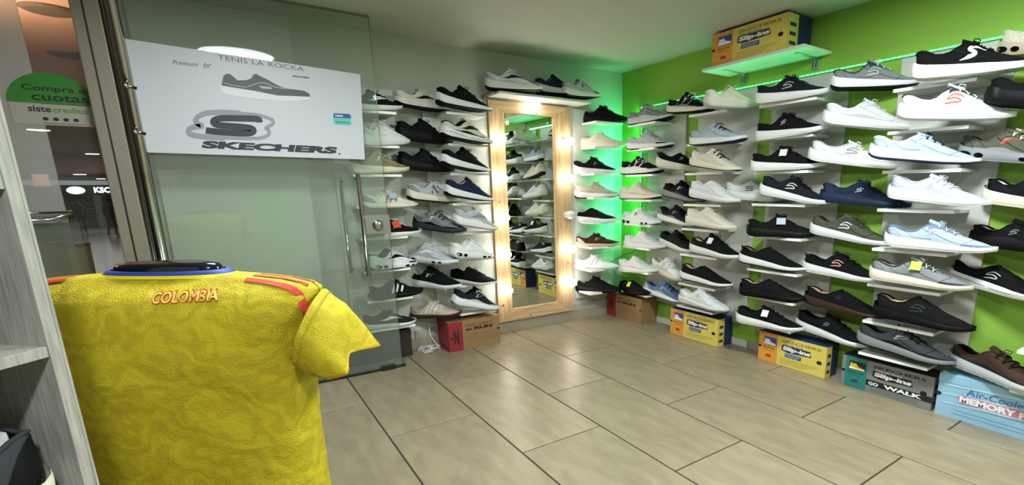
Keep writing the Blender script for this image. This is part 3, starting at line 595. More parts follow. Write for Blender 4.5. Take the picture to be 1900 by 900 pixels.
stext('TENIS LA ROCKA', (428, 125), (1082, 215), 36, bold=0, mt=mat('6a6f78', .5)); stext('Premium', (82, 160), (270, 178), 32, shear=.4, mt=mat('4b4f57', .5)); stext('for', (312, 192), (372, 186), 40, shear=.4, mt=mat('4b4f57', .5)); stext('SKECHERS', (992, 256), (1118, 270), 12, shear=.3, bold=.03)
m = MB()
PS = [(455, 322), (468, 250), (488, 233), (520, 235), (552, 262), (575, 283), (640, 282), (680, 268), (695, 238), (718, 233), (745, 250), (800, 275), (870, 315), (940, 345), (1010, 352), (1080, 362), (1122, 385), (1126, 408), (1000, 402), (880, 398), (700, 362), (560, 340)]
m.poly([sp_(x, y, .0014) for x, y in PS]); local(m, sg); pr_ = m.build('printed_shoe', mat('4c5057', .5), sg)
m = MB(); m.poly([sp_(x, y, .0012) for x, y in [(445, 350), (447, 325), (470, 318), (560, 335), (700, 358), (880, 394), (1126, 402), (1122, 425), (1040, 440), (900, 442), (700, 420), (520, 398), (460, 375)]]); local(m, sg).build('printed_sole', mat('dadde3', .5), pr_)
m = MB(); m.poly([sp_(x, y, .0018) for x, y in [(735, 322), (830, 335), (840, 350), (760, 345)]]); sribbon(m, [(655, 330), (760, 300), (850, 330), (930, 345)], 6, .0018); sribbon(m, [(470, 300), (560, 325), (650, 335)], 5, .0018); local(m, sg).build('printed_detail', mat('a9aeb6', .5), pr_)
m = MB(); m.poly([sp_(x, y, .0013) for x, y in [(1305, 532), (1425, 538), (1435, 550), (1437, 572), (1302, 566)]]); local(m, sg).build('badge_top', mat('1d4f9c', .5), sg)
m = MB(); m.poly([sp_(x, y, .0013) for x, y in [(1302, 566), (1437, 572), (1438, 618), (1425, 625), (1315, 618), (1304, 606)]]); local(m, sg).build('badge_bottom', mat('5cc0b4', .5), sg)
stext('MAX', (1318, 558), (1378, 561), 14, bold=.05, mt=mat('e8eef4', .5)); stext('descuento', (1322, 605), (1425, 610), 14, bold=.04, mt=mat('1d5f6a', .5))
# ================================================================== SHOE BOXES
def shoe_box(lab, x0, x1, y0, y1, h, cm, lm, z=0, face='x', lidh=.045):
    e = empty('shoe_box', ((x0 + x1) / 2, (y0 + y1) / 2, z), lab, 'shoe box', 'shoe boxes')
    m = MB(); m.box(x0 + .0015, x1 - .0015, y0 + .0015, y1 - .0015, z, z + h - .001); local(m, e).build('carton', cm, e)
    m = MB(); m.box(x0, x1, y0, y1, z + h - lidh, z + h); local(m, e).build('lid', lm, e, bevel=.001)
    if face == 'x': F = Face((x0, y1, z), (0, -1, 0), (0, 0, 1), (-1, 0, 0)); G = Face((x0, y0, z), (1, 0, 0), (0, 0, 1), (0, -1, 0)); w_ = y1 - y0
    else: F = Face((x0, y0, z), (1, 0, 0), (0, 0, 1), (0, -1, 0)); G = Face((x0, y1, z), (0, -1, 0), (0, 0, 1), (-1, 0, 0)); w_ = x1 - x0
    return e, F, G, w_
YEL, ORG, NAVY, KRAFT, RED, DK = mat('d9c65f', .45), mat('d9993a', .45), mat('1c2f5c', .45), mat('8d7048', .7, noise=.06, ns=20), mat('8c1f28', .5), mat('16181c', .5)
def pr(e, name, mt, fn, par=None):
    m = MB(); fn(m); local(m, e); return m.build(name, mt, par or e)
def hole(F, e, x, y, r=.013): pr(e, 'finger_hole', mat('0b0b0b', .8), lambda m: F.poly(m, [F_ for F_ in [(x + r * 1.4 * math.cos(a * .628), y + r * math.sin(a * .628)) for a in range(10)]], .0016))
def slip_box(lab, x0, x1, y0, y1, h, z=0, scheme='y'):
    main, left, ink, lid = (YEL, ORG, mat('2a3350', .5), NAVY) if scheme == 'y' else (mat('7b7d7e', .5), mat('1f7a74', .5), mat('1b1d20', .5), DK)
    e, F, G, W_ = shoe_box(lab, x0, x1, y0, y1, h, lid, lid, z, lidh=.02)
    a = .30 * W_
    pr(e, 'front_print', main, lambda m: F.rect(m, a, .002, W_ - .0, h - .003, .0008))
    lp = pr(e, 'side_colour_print', left, lambda m: F.rect(m, .0, .002, a, h - .003, .0008))
    if scheme == 'g': pr(e, 'grey_edge_print', main, lambda m: F.rect(m, 0, .002, .045 * W_, h - .003, .0011), lp)
    pr(e, 'picture_panel', mat('2f4f8f', .5) if scheme == 'y' else mat('23262b', .5), lambda m: F.rect(m, a * .28, h * .58, a * .94, h * .86, .0012), lp)
    pr(e, 'printed_shoe', mat('e6e9ee', .5) if scheme == 'y' else mat('e3b93a', .5), lambda m: F.poly(m, [(a * .30, h * .63), (a * .34, h * .80), (a * .44, h * .77), (a * .54, h * .80), (a * .66, h * .70), (a * .90, h * .66), (a * .90, h * .61)], .0016), lp)
    pr(e, 'picture_sole', mat('f2f2ee', .5), lambda m: F.poly(m, [(a * .29, h * .60), (a * .30, h * .66), (a * .90, h * .64), (a * .92, h * .60)], .0018), lp)
    pr(e, 'left_caption', mat('5d4a22', .5) if scheme == 'y' else ink, lambda m: (F.text(m, 'Hands Free', a * .25, h * .47, a * .62, h * .06, bold=.03), F.text(m, 'SLIP-INS', a * .28, h * .39, a * .5, h * .045), F.rect(m, a * .25, h * .36, a * .85, h * .365)), lp)
    pr(e, 'seal', mat('a5402a', .5) if scheme == 'y' else mat('2c3f44', .5), lambda m: (F.text(m, 'm', a * .42, h * .18, a * .28, h * .10, bold=.1), F.rect(m, a * .40, h * .13, a * .72, h * .145)), lp)
    pr(e, 'brand_print', mat('8c7d3c', .5) if scheme == 'y' else ink, lambda m: F.text(m, 'SKECHERS', a + .06 * W_, h * .80, W_ * .56, h * .09, shear=.2, bold=.03))
    pr(e, 'small_print', mat('4f5fa8', .5) if scheme == 'y' else mat('e5e7e8', .5), lambda m: F.text(m, 'Hands Free', a + .10 * W_, h * .715, W_ * .28, h * .06, bold=.02))
    o1 = pr(e, 'title_outline', ink, lambda m: F.poly(m, [(a + .06 * W_, h * .54), (a + .07 * W_, h * .72), (a + .48 * W_, h * .71), (a + .50 * W_, h * .53), (a + .20 * W_, h * .49), (a + .14 * W_, h * .49)], .0012))
    pr(e, 'title', mat('ecebe0', .5), lambda m: F.text(m, 'Slip-ins', a + .08 * W_, h * .52, W_ * .40, h * .17, d=.0018, shear=.15, bold=.05), o1)
    if scheme == 'y':
        b1 = pr(e, 'blue_badge', mat('2c4c92', .5), lambda m: F.rect(m, a + .12 * W_, h * .33, a + .36 * W_, h * .46, .0012))
        pr(e, 'badge_text', mat('cfd9ee', .5), lambda m: (F.text(m, 'SKECH-AIR', a + .13 * W_, h * .40, W_ * .21, h * .035, d=.0018), F.text(m, 'COMFORT', a + .14 * W_, h * .35, W_ * .19, h * .035, d=.0018)), b1)
        pr(e, 'info_lines', mat('8a7a35', .5), lambda m: [F.rect(m, a + .05 * W_, h * (.25 - k * .05), a + (.60 - .07 * k) * W_, h * (.262 - k * .05), .0012) for k in range(4)])
    else:
        b1 = pr(e, 'black_band', mat('191b1e', .5), lambda m: F.rect(m, a, h * .22, W_, h * .40, .0012))
        pr(e, 'band_text', mat('eef0f0', .5), lambda m: (F.text(m, 'GO', a + .03 * W_, h * .25, W_ * .11, h * .10, d=.0018, bold=.04), F.text(m, 'WALK', a + .20 * W_, h * .25, W_ * .40, h * .12, d=.0018, bold=.05)), b1)
        pr(e, 'info_lines', ink, lambda m: [F.rect(m, a + .05 * W_, h * (.17 - k * .05), a + .58 * W_, h * (.178 - k * .05), .0012) for k in range(3)])
    hole(F, e, W_ - .045, h * .45); hole(F, e, .012, h * .5, .009)
    dp = x1 - x0
    pr(e, 'end_print', main, lambda m: G.rect(m, 0, .002, dp * .42, h - .003, .0008)); pr(e, 'end_marks', ink, lambda m: [G.rect(m, dp * .08, h * q, dp * .34, h * (q + .10), .0012) for q in (.15, .4, .65)])
    return e
slip_box('yellow and orange shoe box on floor below second column', 2.430, 2.608 - .012, -.962, -.45, .222)
slip_box('yellow and orange shoe box on floor below third column', 2.452, 2.608 - .012, -1.815, -1.312, .214)
slip_box('yellow shoe box on the high shelf near the ceiling', 2.335, 2.585, -1.440, -.868, .205, z=2.0)
slip_box('grey and teal shoe box on floor below fourth column', 2.462, 2.608 - .012, -2.418, -1.913, .196, scheme='g')
e, F, G, W_ = shoe_box('pale blue shoe box on floor at the right picture edge', 2.455, 2.596, -2.96, -2.437, .234, mat('8fbcd6', .45, noise=.1, ns=9), mat('8fbcd6', .45, noise=.1, ns=9))
pr(e, 'pale_streaks', mat('b3d3e4', .45), lambda m: [m.poly([F.p(x, y, .0012) for x, y in ((.03, .18 - k * .05), (.5, .215 - k * .045), (.5, .20 - k * .05), (.03, .172 - k * .05))]) for k in range(3)])
b1 = pr(e, 'pink_band', mat('c97f98', .5), lambda m: F.poly(m, [(.09, .125), (.11, .138), (.5, .138), (.5, .098), (.11, .098)], .0016))
pr(e, 'title', mat('e9eef2', .5), lambda m: F.text(m, 'MEMORY FOAM', .105, .101, .40, .034, d=.0022, bold=.05), b1)
pr(e, 'script_title', mat('3d6fae', .5), lambda m: F.text(m, 'Air-Cooled', .13, .148, .26, .034, d=.0018, shear=.1)); pr(e, 'info_lines', mat('5d8fb4', .5), lambda m: [F.rect(m, .08, y, .5, y + .002, .0016) for y in (.085, .05, .03)])
hole(F, e, .006, .12, .011)
def run_box(lab, x0, x1, y0, y1, h, face):
    e, F, G, W_ = shoe_box(lab, x0, x1, y0, y1, h, KRAFT, KRAFT, 0, face, lidh=.05); a = .26 * W_
    r_ = pr(e, 'red_front_print', RED, lambda m: F.rect(m, 0, .001, a, h - .001, .0008))
    pr(e, 'red_marks', mat('3d0d12', .6), lambda m: (F.poly(m, [(a * .35, h * .25), (a * .35, h * .72), (a * .45, h * .72), (a * .62, h * .45), (a * .62, h * .72), (a * .74, h * .72), (a * .74, h * .2), (a * .66, h * .2), (a * .47, h * .48), (a * .47, h * .25)], .0014), F.rect(m, a * .12, h * .42, a * .26, h * .50, .0014)), r_)
    pr(e, 'red_end_print', RED, lambda m: G.rect(m, 0, .001, (y1 - y0 if face == 'y' else 0.001), h - .001, .0010))
    pr(e, 'brand_print', mat('5a4528', .6), lambda m: F.text(m, 'SKECHERS', a + .03, h * .80, W_ * .5, h * .06, bold=.02))
    pr(e, 'title', mat('2a2018', .6), lambda m: (F.text(m, 'GO', a + .025, h * .64, W_ * .12, h * .09, d=.0014, bold=.04), F.text(m, 'RUN', a + .17 * W_ + .02, h * .64, W_ * .36, h * .11, d=.0014, bold=.06, shear=.1)))
    pr(e, 'info_lines', mat('54432a', .6), lambda m: [F.rect(m, a + .03, h * (.50 - .07 * k), a + .26 + .02 * k, h * (.505 - .07 * k), .0012) for k in range(4)])
    hole(F, e, W_ - .016, h * .55, .008)
run_box('red and brown shoe box on floor left of the mirror', .735, 1.158, .178, YB - .016, .228, 'y')
run_box('red and brown shoe box on floor in the room corner', 2.41, 2.595, -.105, .392, .232, 'x')
e, F, G, W_ = shoe_box('dark shoe box on floor behind the glass door', -.02, .492, .285, YB - .016, .205, mat('2c1f1c', .6), mat('241a18', .6), 0, 'y')
# white cable on the floor
pts = []
for k in range(46): a = k * .55; r_ = .06 + .022 * math.sin(k * 1.7); pts.append((.625 + r_ * math.cos(a) * 1.05, .32 + r_ * math.sin(a) * .9, .006 + .012 * (k % 5) / 2))
pts += [(.66, .36, .10), (.665, YB - .02, .20), (.64, YB - .016, .33)]
m = MB(); m.tube(spline(pts, 3), .0034, 5); tag(m.build('charging_cable', mat('d8d8d4', .5), smooth=True), 'coiled white cable on floor beside the red shoe box', 'cable')

SHOES = [
 ((0.218, 0.182, 1.71), (0.571, 0.299, 1.74), 0.148, 'flat', 'K', 'W', 'W', 'K', 'K', 'n', 'W', 'K', '', 1.0, 'black low sneaker with white swoosh, on top shelf behind the glass door', 'shoes on the shelves behind the glass door'),
 ((0.244, 0.162, 1.499), (0.606, 0.324, 1.524), 0.148, 'chunk', 'W', 'W', 'W', 'L', 'W', None, 'W', 'W', 'he', 1.0, 'all white chunky sneaker, on second shelf behind the glass door', 'shoes on the shelves behind the glass door'),
 ((0.188, 0.212, 1.326), (0.579, 0.276, 1.337), 0.148, 'run', 'M', 'C', 'T', 'K', 'K', 'q', 'C', 'C', 'h', 1.0, 'olive gold sneaker with tan sole, on third shelf behind the glass door', 'shoes on the shelves behind the glass door'),
 ((0.229, 0.193, 1.106), (0.619, 0.292, 1.098), 0.148, 'flat', 'C', 'C', 'G', 'G', 'C', 'a', 'G', 'W', 'h4', 1.0, 'cream sneaker with grey stripes and hanging tag, on fourth shelf behind the glass door', 'shoes on the shelves behind the glass door'),
 ((0.237, 0.185, 0.91), (0.63, 0.304, 0.914), 0.148, 'flat', 'K', 'W', 'W', 'K', 'K', 's', 'W', 'W', '2', 1.0, 'black sneaker with orange swing tag, on fifth shelf behind the glass door', 'shoes on the shelves behind the glass door'),
 ((0.216, 0.16, 0.7), (0.582, 0.326, 0.68), 0.148, 'air', 'W', 'W', 'K', 'K', 'K', 'n', 'K', 'W', 'cwm', 1.0, 'white air-window sneaker with black collar, on sixth shelf behind the glass door', 'shoes on the shelves behind the glass door'),
 ((0.215, 0.201, 0.493), (0.604, 0.289, 0.483), 0.148, 'flat', 'K', 'K', 'K', 'K', 'K', 'a', 'W', 'K', '', 1.0, 'black trainer with three white stripes, on seventh shelf behind the glass door', 'shoes on the shelves behind the glass door'),
 ((0.158, 0.24, 0.293), (0.527, 0.252, 0.273), 0.148, 'flat', 'Q', 'W', 'W', 'Q', 'Q', 'n', 'W', 'K', '', 1.0, 'dark skate shoe with white sole, on bottom shelf behind the glass door', 'shoes on the shelves behind the glass door'),
 ((0.521, 0.271, 1.78), (0.923, 0.35, 1.756), 0.148, 'flat', 'C', 'W', 'K', 'C', 'K', 'n', 'K', 'W', 'cg', 1.0, 'cream retro sneaker with black swoosh, left of two, top shelf left of mirror', 'shoes on the shelves left of the mirror'),
 ((0.518, 0.296, 1.567), (0.93, 0.339, 1.532), 0.148, 'chunk', 'K', 'K', 'K', 'K', 'K', None, 'K', 'K', 'em', 1.0, 'all black bulky sneaker, left of two, second shelf left of mirror', 'shoes on the shelves left of the mirror'),
 ((0.514, 0.319, 1.37), (0.92, 0.317, 1.332), 0.148, 'chunk', 'K', 'K', 'K', 'Q', 'K', 'N', 'Q', 'K', 'em', 1.0, 'black bulky sneaker with faint markings, left of two, third shelf left of mirror', 'shoes on the shelves left of the mirror'),
 ((0.556, 0.303, 1.158), (0.945, 0.337, 1.111), 0.148, 'run', 'L', 'C', 'K', 'G', 'G', 'N', 'Q', 'W', 'hm', 1.0, 'grey suede runner with dark letter N, left of two, fourth shelf left of mirror', 'shoes on the shelves left of the mirror'),
 ((0.627, 0.499, 0.954), (0.907, 0.143, 0.901), 0.148, 'trail', 'G', 'D', 'K', 'K', 'K', 'q', 'W', 'K', 'fmh', 1.0, 'grey camouflage trail shoe, left of two, fifth shelf left of mirror', 'shoes on the shelves left of the mirror'),
 ((0.575, 0.504, 0.706), (0.822, 0.112, 0.686), 0.148, 'air', 'L', 'W', 'L', 'L', 'W', 'n', 'W', 'W', 'wf', 1.0, 'pale grey sneaker with sole windows, left of two, sixth shelf left of mirror', 'shoes on the shelves left of the mirror'),
 ((0.586, 0.504, 0.519), (0.835, 0.12, 0.505), 0.148, 'run', 'K', 'W', 'W', 'K', 'K', 'q', 'L', 'K', 'lh', 1.0, 'black sneaker with two-tone white sole, left of two, seventh shelf left of mirror', 'shoes on the shelves left of the mirror'),
 ((0.547, 0.431, 0.275), (0.85, 0.179, 0.291), 0.148, 'flat', 'E', 'R', 'R', 'P', 'E', 'a', 'C', 'W', 'm', 1.0, 'dusty beige sneaker with brown sole, left of two, bottom shelf left of mirror', 'shoes on the shelves left of the mirror'),
 ((0.757, 0.141, 1.787), (1.172, 0.178, 1.751), 0.148, 'run', 'K', 'W', 'K', 'K', 'K', 's', 'Q', 'K', '', 1.0, 'black runner with thick white sole, nearest the mirror, top shelf at its left', 'shoes on the shelves left of the mirror'),
 ((0.767, 0.128, 1.576), (1.176, 0.204, 1.529), 0.148, 'run', 'C', 'W', 'K', 'K', 'K', 'n', 'K', 'C', 'cfg', 1.0, 'cream runner with black edging, nearest the mirror, second shelf at its left', 'shoes on the shelves left of the mirror'),
 ((0.753, 0.114, 1.388), (1.145, 0.219, 1.328), 0.148, 'run', 'K', 'W', 'K', 'K', 'K', None, 'K', 'K', '', 1.0, 'slim black runner with white wedge sole, nearest the mirror, third shelf at its left', 'shoes on the shelves left of the mirror'),
 ((0.772, 0.156, 1.186), (1.156, 0.183, 1.115), 0.148, 'run', 'N', 'W', 'K', 'N', 'T', 's', 'Q', 'W', 'b', 1.0, 'navy runner with white sole, nearest the mirror, fourth shelf at its left', 'shoes on the shelves left of the mirror'),
 ((0.819, 0.164, 0.981), (1.176, 0.185, 0.9), 0.148, 'run', 'L', 'W', 'G', 'W', 'W', 'n', 'G', 'W', 'fe', 1.0, 'pale grey mesh runner, nearest the mirror, fifth shelf at its left', 'shoes on the shelves left of the mirror'),
 ((0.774, 0.135, 0.747), (1.134, 0.207, 0.694), 0.148, 'air', 'W', 'W', 'L', 'W', 'W', None, 'W', 'W', 'w', 1.0, 'white sneaker with pinkish label, nearest the mirror, sixth shelf at its left', 'shoes on the shelves left of the mirror'),
 ((0.87, 0.384, 0.531), (1.046, -0.028, 0.526), 0.148, 'flat', 'K', 'W', 'W', 'K', 'K', None, 'K', 'K', '', 1.0, 'plain black canvas sneaker, nearest the mirror, seventh shelf at its left', 'shoes on the shelves left of the mirror'),
 ((0.773, 0.19, 0.391), (1.16, 0.2, 0.275), 0.148, 'chunk', 'Q', 'W', 'G', 'L', 'Q', 'q', 'L', 'W', 'fme', 1.0, 'navy and grey patched runner, nearest the mirror, bottom shelf at its left', 'shoes on the shelves left of the mirror'),
 ((1.198, 0.319, 1.947), (1.594, 0.143, 1.927), 0.148, 'chunk', 'W', 'W', 'K', 'L', 'W', 'n', 'N', 'L', 'ehf', 1.0, 'silver white runner with small dark swoosh, on the shelf above the mirror', 'shoes above the mirror'),
 ((1.63, 0.318, 1.964), (2.008, 0.281, 1.958), 0.148, 'air', 'N', 'L', 'K', 'K', 'L', 'n', 'K', 'C', 'fe', 1.0, 'navy black sneaker with pale laces, on the shelf above the mirror', 'shoes above the mirror'),
 ((1.829, 0.22, 1.941), (2.208, 0.243, 1.95), 0.148, 'trail', 'L', 'W', 'K', 'K', 'L', 'q', 'K', 'C', 'm', 1.0, 'grey and cream trail shoe with black toe, on the shelf above the mirror', 'shoes above the mirror'),
 ((2.171, 0.472, 1.777), (2.46, 0.13, 1.774), 0.148, 'run', 'K', 'K', 'K', 'K', 'K', 'N', 'K', 'K', 'h', 1.0, 'all black runner with faint logo, on top shelf right of mirror', 'shoes on the shelves right of the mirror'),
 ((2.14, 0.475, 1.566), (2.428, 0.125, 1.568), 0.148, 'run', 'C', 'C', 'C', 'W', 'C', 's', 'L', 'C', 'h', 1.0, 'cream white knit runner, on second shelf right of mirror', 'shoes on the shelves right of the mirror'),
 ((2.017, 0.369, 1.348), (2.402, 0.232, 1.344), 0.148, 'run', 'K', 'W', 'W', 'K', 'K', 's', 'G', 'K', '', 1.0, 'black slip-on runner with white sole, on third shelf right of mirror', 'shoes on the shelves right of the mirror'),
 ((2.037, 0.387, 1.136), (2.411, 0.212, 1.141), 0.148, 'run', 'E', 'W', 'K', 'E', 'E', None, 'K', 'E', '', 1.0, 'beige runner with white sole, on fourth shelf right of mirror', 'shoes on the shelves right of the mirror'),
 ((2.086, 0.492, 0.927), (2.312, 0.104, 0.925), 0.148, 'slip', 'K', 'W', 'W', 'K', 'K', None, 'K', '-', '', 1.0, 'sleek black slip-on with white foam sole, on fifth shelf right of mirror', 'shoes on the shelves right of the mirror'),
 ((2.045, 0.393, 0.711), (2.41, 0.2, 0.706), 0.148, 'flat', 'R', 'T', 'T', 'P', 'R', 'q', 'P', 'K', 'h', 1.0, 'dark brown sneaker with pink stripe, on sixth shelf right of mirror', 'shoes on the shelves right of the mirror'),
 ((2.063, 0.46, 0.509), (2.347, 0.136, 0.505), 0.148, 'flat', 'W', 'W', 'W', 'W', 'W', 'a', 'L', 'W', 'g', 1.0, 'glossy white low sneaker, on seventh shelf right of mirror', 'shoes on the shelves right of the mirror'),
 ((2.079, 0.454, 0.284), (2.356, 0.115, 0.287), 0.148, 'run', 'K', 'K', 'K', 'K', 'Q', None, 'K', 'K', '', 1.0, 'black low shoe beside red box, on bottom shelf right of mirror', 'shoes on the shelves right of the mirror'),
 ((2.418, 0.094, 1.741), (2.48, -0.372, 1.747), 0.132, 'trail', 'G', 'L', 'K', 'L', 'G', 'q', 'L', 'L', 'fe', 1.0, 'grey trail runner with dark toe, corner column, top shelf', 'shoes on the corner shelves of the green wall'),
 ((2.403, 0.091, 1.542), (2.504, -0.356, 1.533), 0.132, 'trail', 'L', 'W', 'K', 'K', 'L', 'q', 'L', 'L', 'm', 1.0, 'light grey runner with black toe cap, corner column, second shelf', 'shoes on the corner shelves of the green wall'),
 ((2.419, 0.189, 1.338), (2.479, -0.271, 1.338), 0.132, 'chunk', 'K', 'W', 'K', 'W', 'K', 'q', 'W', 'W', 'df', 1.0, 'black and white trail runner, corner column, third shelf', 'shoes on the corner shelves of the green wall'),
 ((2.419, 0.207, 1.127), (2.48, -0.252, 1.125), 0.132, 'run', 'C', 'C', 'K', 'E', 'C', None, 'E', 'C', 'f', 1.0, 'beige runner with black heel base, corner column, fourth shelf', 'shoes on the corner shelves of the green wall'),
 ((2.44, 0.184, 0.906), (2.452, -0.279, 0.909), 0.132, 'chunk', 'W', 'W', 'G', 'W', 'W', 'q', 'K', 'W', 'wf', 1.0, 'white chunky sneaker with dark slits, corner column, fifth shelf', 'shoes on the corner shelves of the green wall'),
 ((2.415, 0.129, 0.702), (2.474, -0.324, 0.713), 0.132, 'run', 'W', 'W', 'W', 'W', 'W', None, 'W', 'W', 'h', 1.0, 'bright white knit runner, corner column, sixth shelf', 'shoes on the corner shelves of the green wall'),
 ((2.407, 0.202, 0.477), (2.462, -0.245, 0.497), 0.132, 'run', 'W', 'W', 'W', 'L', 'W', None, 'L', 'W', 'f', 1.0, 'smooth white runner, corner column, seventh shelf', 'shoes on the corner shelves of the green wall'),
 ((2.453, 0.233, 0.262), (2.404, -0.204, 0.298), 0.132, 'slip', 'K', 'K', 'K', 'K', 'K', None, 'K', '-', '3b', 1.0, 'black slip-on with lime tag, corner column, bottom shelf', 'shoes on the corner shelves of the green wall'),
 ((2.489, -0.3, 1.8), (2.514, -0.75, 1.76), 0.132, 'trail', 'K', 'C', 'K', 'G', 'K', 'q', 'W', 'W', 'df', 1.0, 'black and grey trail runner with cream sole, left one, top shelf of second column', 'shoes on the second shelf column of the green wall'),
 ((2.338, -0.323, 1.389), (2.7, -0.545, 1.328), 0.132, 'slip', 'K', 'C', 'C', 'K', 'K', 's', 'L', '-', 'l', 1.0, 'black slip-on with cream wrapped sole, left one, third shelf of second column', 'shoes on the second shelf column of the green wall'),
 ((2.532, -0.235, 1.16), (2.518, -0.691, 1.092), 0.132, 'run', 'K', 'G', 'K', 'D', 'K', 'q', 'L', 'K', 'f', 1.0, 'black and grey mesh runner, left one, fourth shelf of second column', 'shoes on the second shelf column of the green wall'),
 ((2.525, -0.181, 0.961), (2.528, -0.648, 0.903), 0.132, 'run', 'Q', 'W', 'G', 'G', 'K', 'q', 'G', 'K', 'fh', 1.0, 'dark grey patched runner, left one, fifth shelf of second column', 'shoes on the second shelf column of the green wall'),
 ((2.556, -0.185, 0.756), (2.496, -0.654, 0.699), 0.132, 'run', 'Q', 'W', 'W', 'K', 'K', None, 'K', 'K', '', 1.0, 'blue-black runner with white sole, left one, sixth shelf of second column', 'shoes on the second shelf column of the green wall'),
 ((2.551, -0.084, 0.512), (2.493, -0.565, 0.458), 0.132, 'chunk', 'W', 'C', 'C', 'L', 'T', 'q', 'L', 'C', 'bdf', 1.0, 'off-white open-lace runner with tan insole, left one, seventh shelf of second column', 'shoes on the second shelf column of the green wall'),
 ((2.474, -0.069, 0.312), (2.533, -0.572, 0.264), 0.132, 'run', 'S', 'W', 'N', 'B', 'N', 'q', 'B', 'N', 'fh', 1.0, 'slate blue runner with navy laces, left one, bottom shelf of second column', 'shoes on the second shelf column of the green wall'),
 ((2.196, -0.941, 1.749), (2.583, -1.089, 1.735), 0.132, 'trail', 'C', 'C', 'L', 'W', 'C', None, 'L', 'C', 'fh', 1.0, 'cream trail runner under the LED strip, right one, top shelf of second column', 'shoes on the second shelf column of the green wall'),
 ((2.365, -0.674, 1.521), (2.425, -1.13, 1.518), 0.132, 'trail', 'B', 'W', 'N', 'L', 'B', 'q', 'L', 'N', 'f', 1.0, 'pale blue runner with navy toe lugs, right one, second shelf of second column', 'shoes on the second shelf column of the green wall'),
 ((2.37, -0.675, 1.383), (2.396, -1.116, 1.311), 0.132, 'run', 'C', 'C', 'R', 'W', 'C', None, 'L', 'K', 'h', 1.0, 'cream knit runner with brown outsole, right one, third shelf of second column', 'shoes on the second shelf column of the green wall'),
 ((2.386, -0.671, 1.162), (2.387, -1.128, 1.102), 0.132, 'slip', 'W', 'W', 'W', 'W', 'W', None, 'W', '-', 'h', 1.0, 'plain white slip-on runner, right one, fourth shelf of second column', 'shoes on the second shelf column of the green wall'),
 ((2.388, -0.64, 0.959), (2.393, -1.107, 0.916), 0.132, 'run', 'C', 'C', 'C', 'W', 'C', 'S', 'W', 'C', 'hf', 1.0, 'ivory chunky runner, right one, fifth shelf of second column', 'shoes on the second shelf column of the green wall'),
 ((2.397, -0.687, 0.75), (2.391, -1.158, 0.716), 0.132, 'run', 'K', 'W', 'W', 'K', 'T', 's', 'G', 'K', '1h', 1.0, 'black sneaker with white price tag, right one, sixth shelf of second column', 'shoes on the second shelf column of the green wall'),
 ((2.386, -0.602, 0.524), (2.434, -1.068, 0.492), 0.132, 'slip', 'K', 'W', 'K', 'K', 'T', None, 'K', '-', 'b', 1.0, 'black slip-on with tan insole, right one, seventh shelf of second column', 'shoes on the second shelf column of the green wall'),
 ((2.391, -0.587, 0.331), (2.428, -1.056, 0.304), 0.132, 'run', 'W', 'W', 'G', 'L', 'W', 'q', 'L', 'W', 'hg', 1.0, 'white knit runner over yellow box, right one, bottom shelf of second column', 'shoes on the second shelf column of the green wall'),
 ((2.48, -0.913, 1.15), (2.571, -1.365, 1.112), 0.132, 'slip', 'W', 'W', 'W', 'W', 'W', 'S', 'K', '-', 'c', 1.0, 'white slip-on with small black logo, left one, fourth shelf of third column', 'shoes on the third shelf column of the green wall'),
 ((2.356, -1.233, 1.738), (2.458, -1.695, 1.738), 0.132, 'slip', 'Q', 'W', 'W', 'Q', 'Q', 'S', 'L', 'K', '', 1.0, 'dark navy sneaker with outlined logo, top shelf of third column', 'shoes on the third shelf column of the green wall'),
 ((2.399, -1.228, 1.516), (2.425, -1.699, 1.531), 0.132, 'run', 'K', 'W', 'W', 'K', 'K', 's', 'L', 'K', '', 1.0, 'black lace sneaker with thick white sole, second shelf of third column', 'shoes on the third shelf column of the green wall'),
 ((2.345, -1.235, 1.327), (2.473, -1.678, 1.322), 0.132, 'run', 'K', 'W', 'W', 'K', 'K', 's', 'Q', 'K', '1', 1.0, 'black sneaker with white hang tag, third shelf of third column', 'shoes on the third shelf column of the green wall'),
 ((2.358, -1.3, 1.185), (2.459, -1.742, 1.097), 0.132, 'run', 'Q', 'W', 'W', 'K', 'Q', 'S', 'W', 'K', 'e', 1.0, 'dark sneaker with white logo, fourth shelf of third column', 'shoes on the third shelf column of the green wall'),
 ((2.285, -1.274, 0.909), (2.537, -1.641, 0.902), 0.132, 'run', 'K', 'K', 'K', 'K', 'K', 's', 'Q', 'K', '4', 1.0, 'all black runner with pale blue tag, fifth shelf of third column', 'shoes on the third shelf column of the green wall'),
 ((2.395, -1.15, 0.714), (2.444, -1.625, 0.677), 0.132, 'slip', 'K', 'W', 'K', 'K', 'T', None, 'K', '-', 'bl', 1.0, 'black slip-on with tan collar lining, sixth shelf of third column', 'shoes on the third shelf column of the green wall'),
 ((2.36, -1.193, 0.493), (2.462, -1.644, 0.484), 0.132, 'slip', 'K', 'K', 'K', 'K', 'T', None, 'K', '-', 'b', 1.0, 'all black slip-on with tan insole, seventh shelf of third column', 'shoes on the third shelf column of the green wall'),
 ((2.352, -1.185, 0.297), (2.451, -1.647, 0.287), 0.132, 'slip', 'K', 'W', 'W', 'K', 'K', 's', 'G', 'K', '1', 1.0, 'black knit slip-on with bright white sole, bottom shelf of third column', 'shoes on the third shelf column of the green wall'),
 ((2.371, -1.716, 1.756), (2.621, -2.086, 1.732), 0.132, 'run', 'G', 'W', 'K', 'D', 'D', 'S', 'L', 'W', 'ce', 1.0, 'grey runner with white laces, left one, top shelf of fourth column', 'shoes on the fourth shelf column of the green wall'),
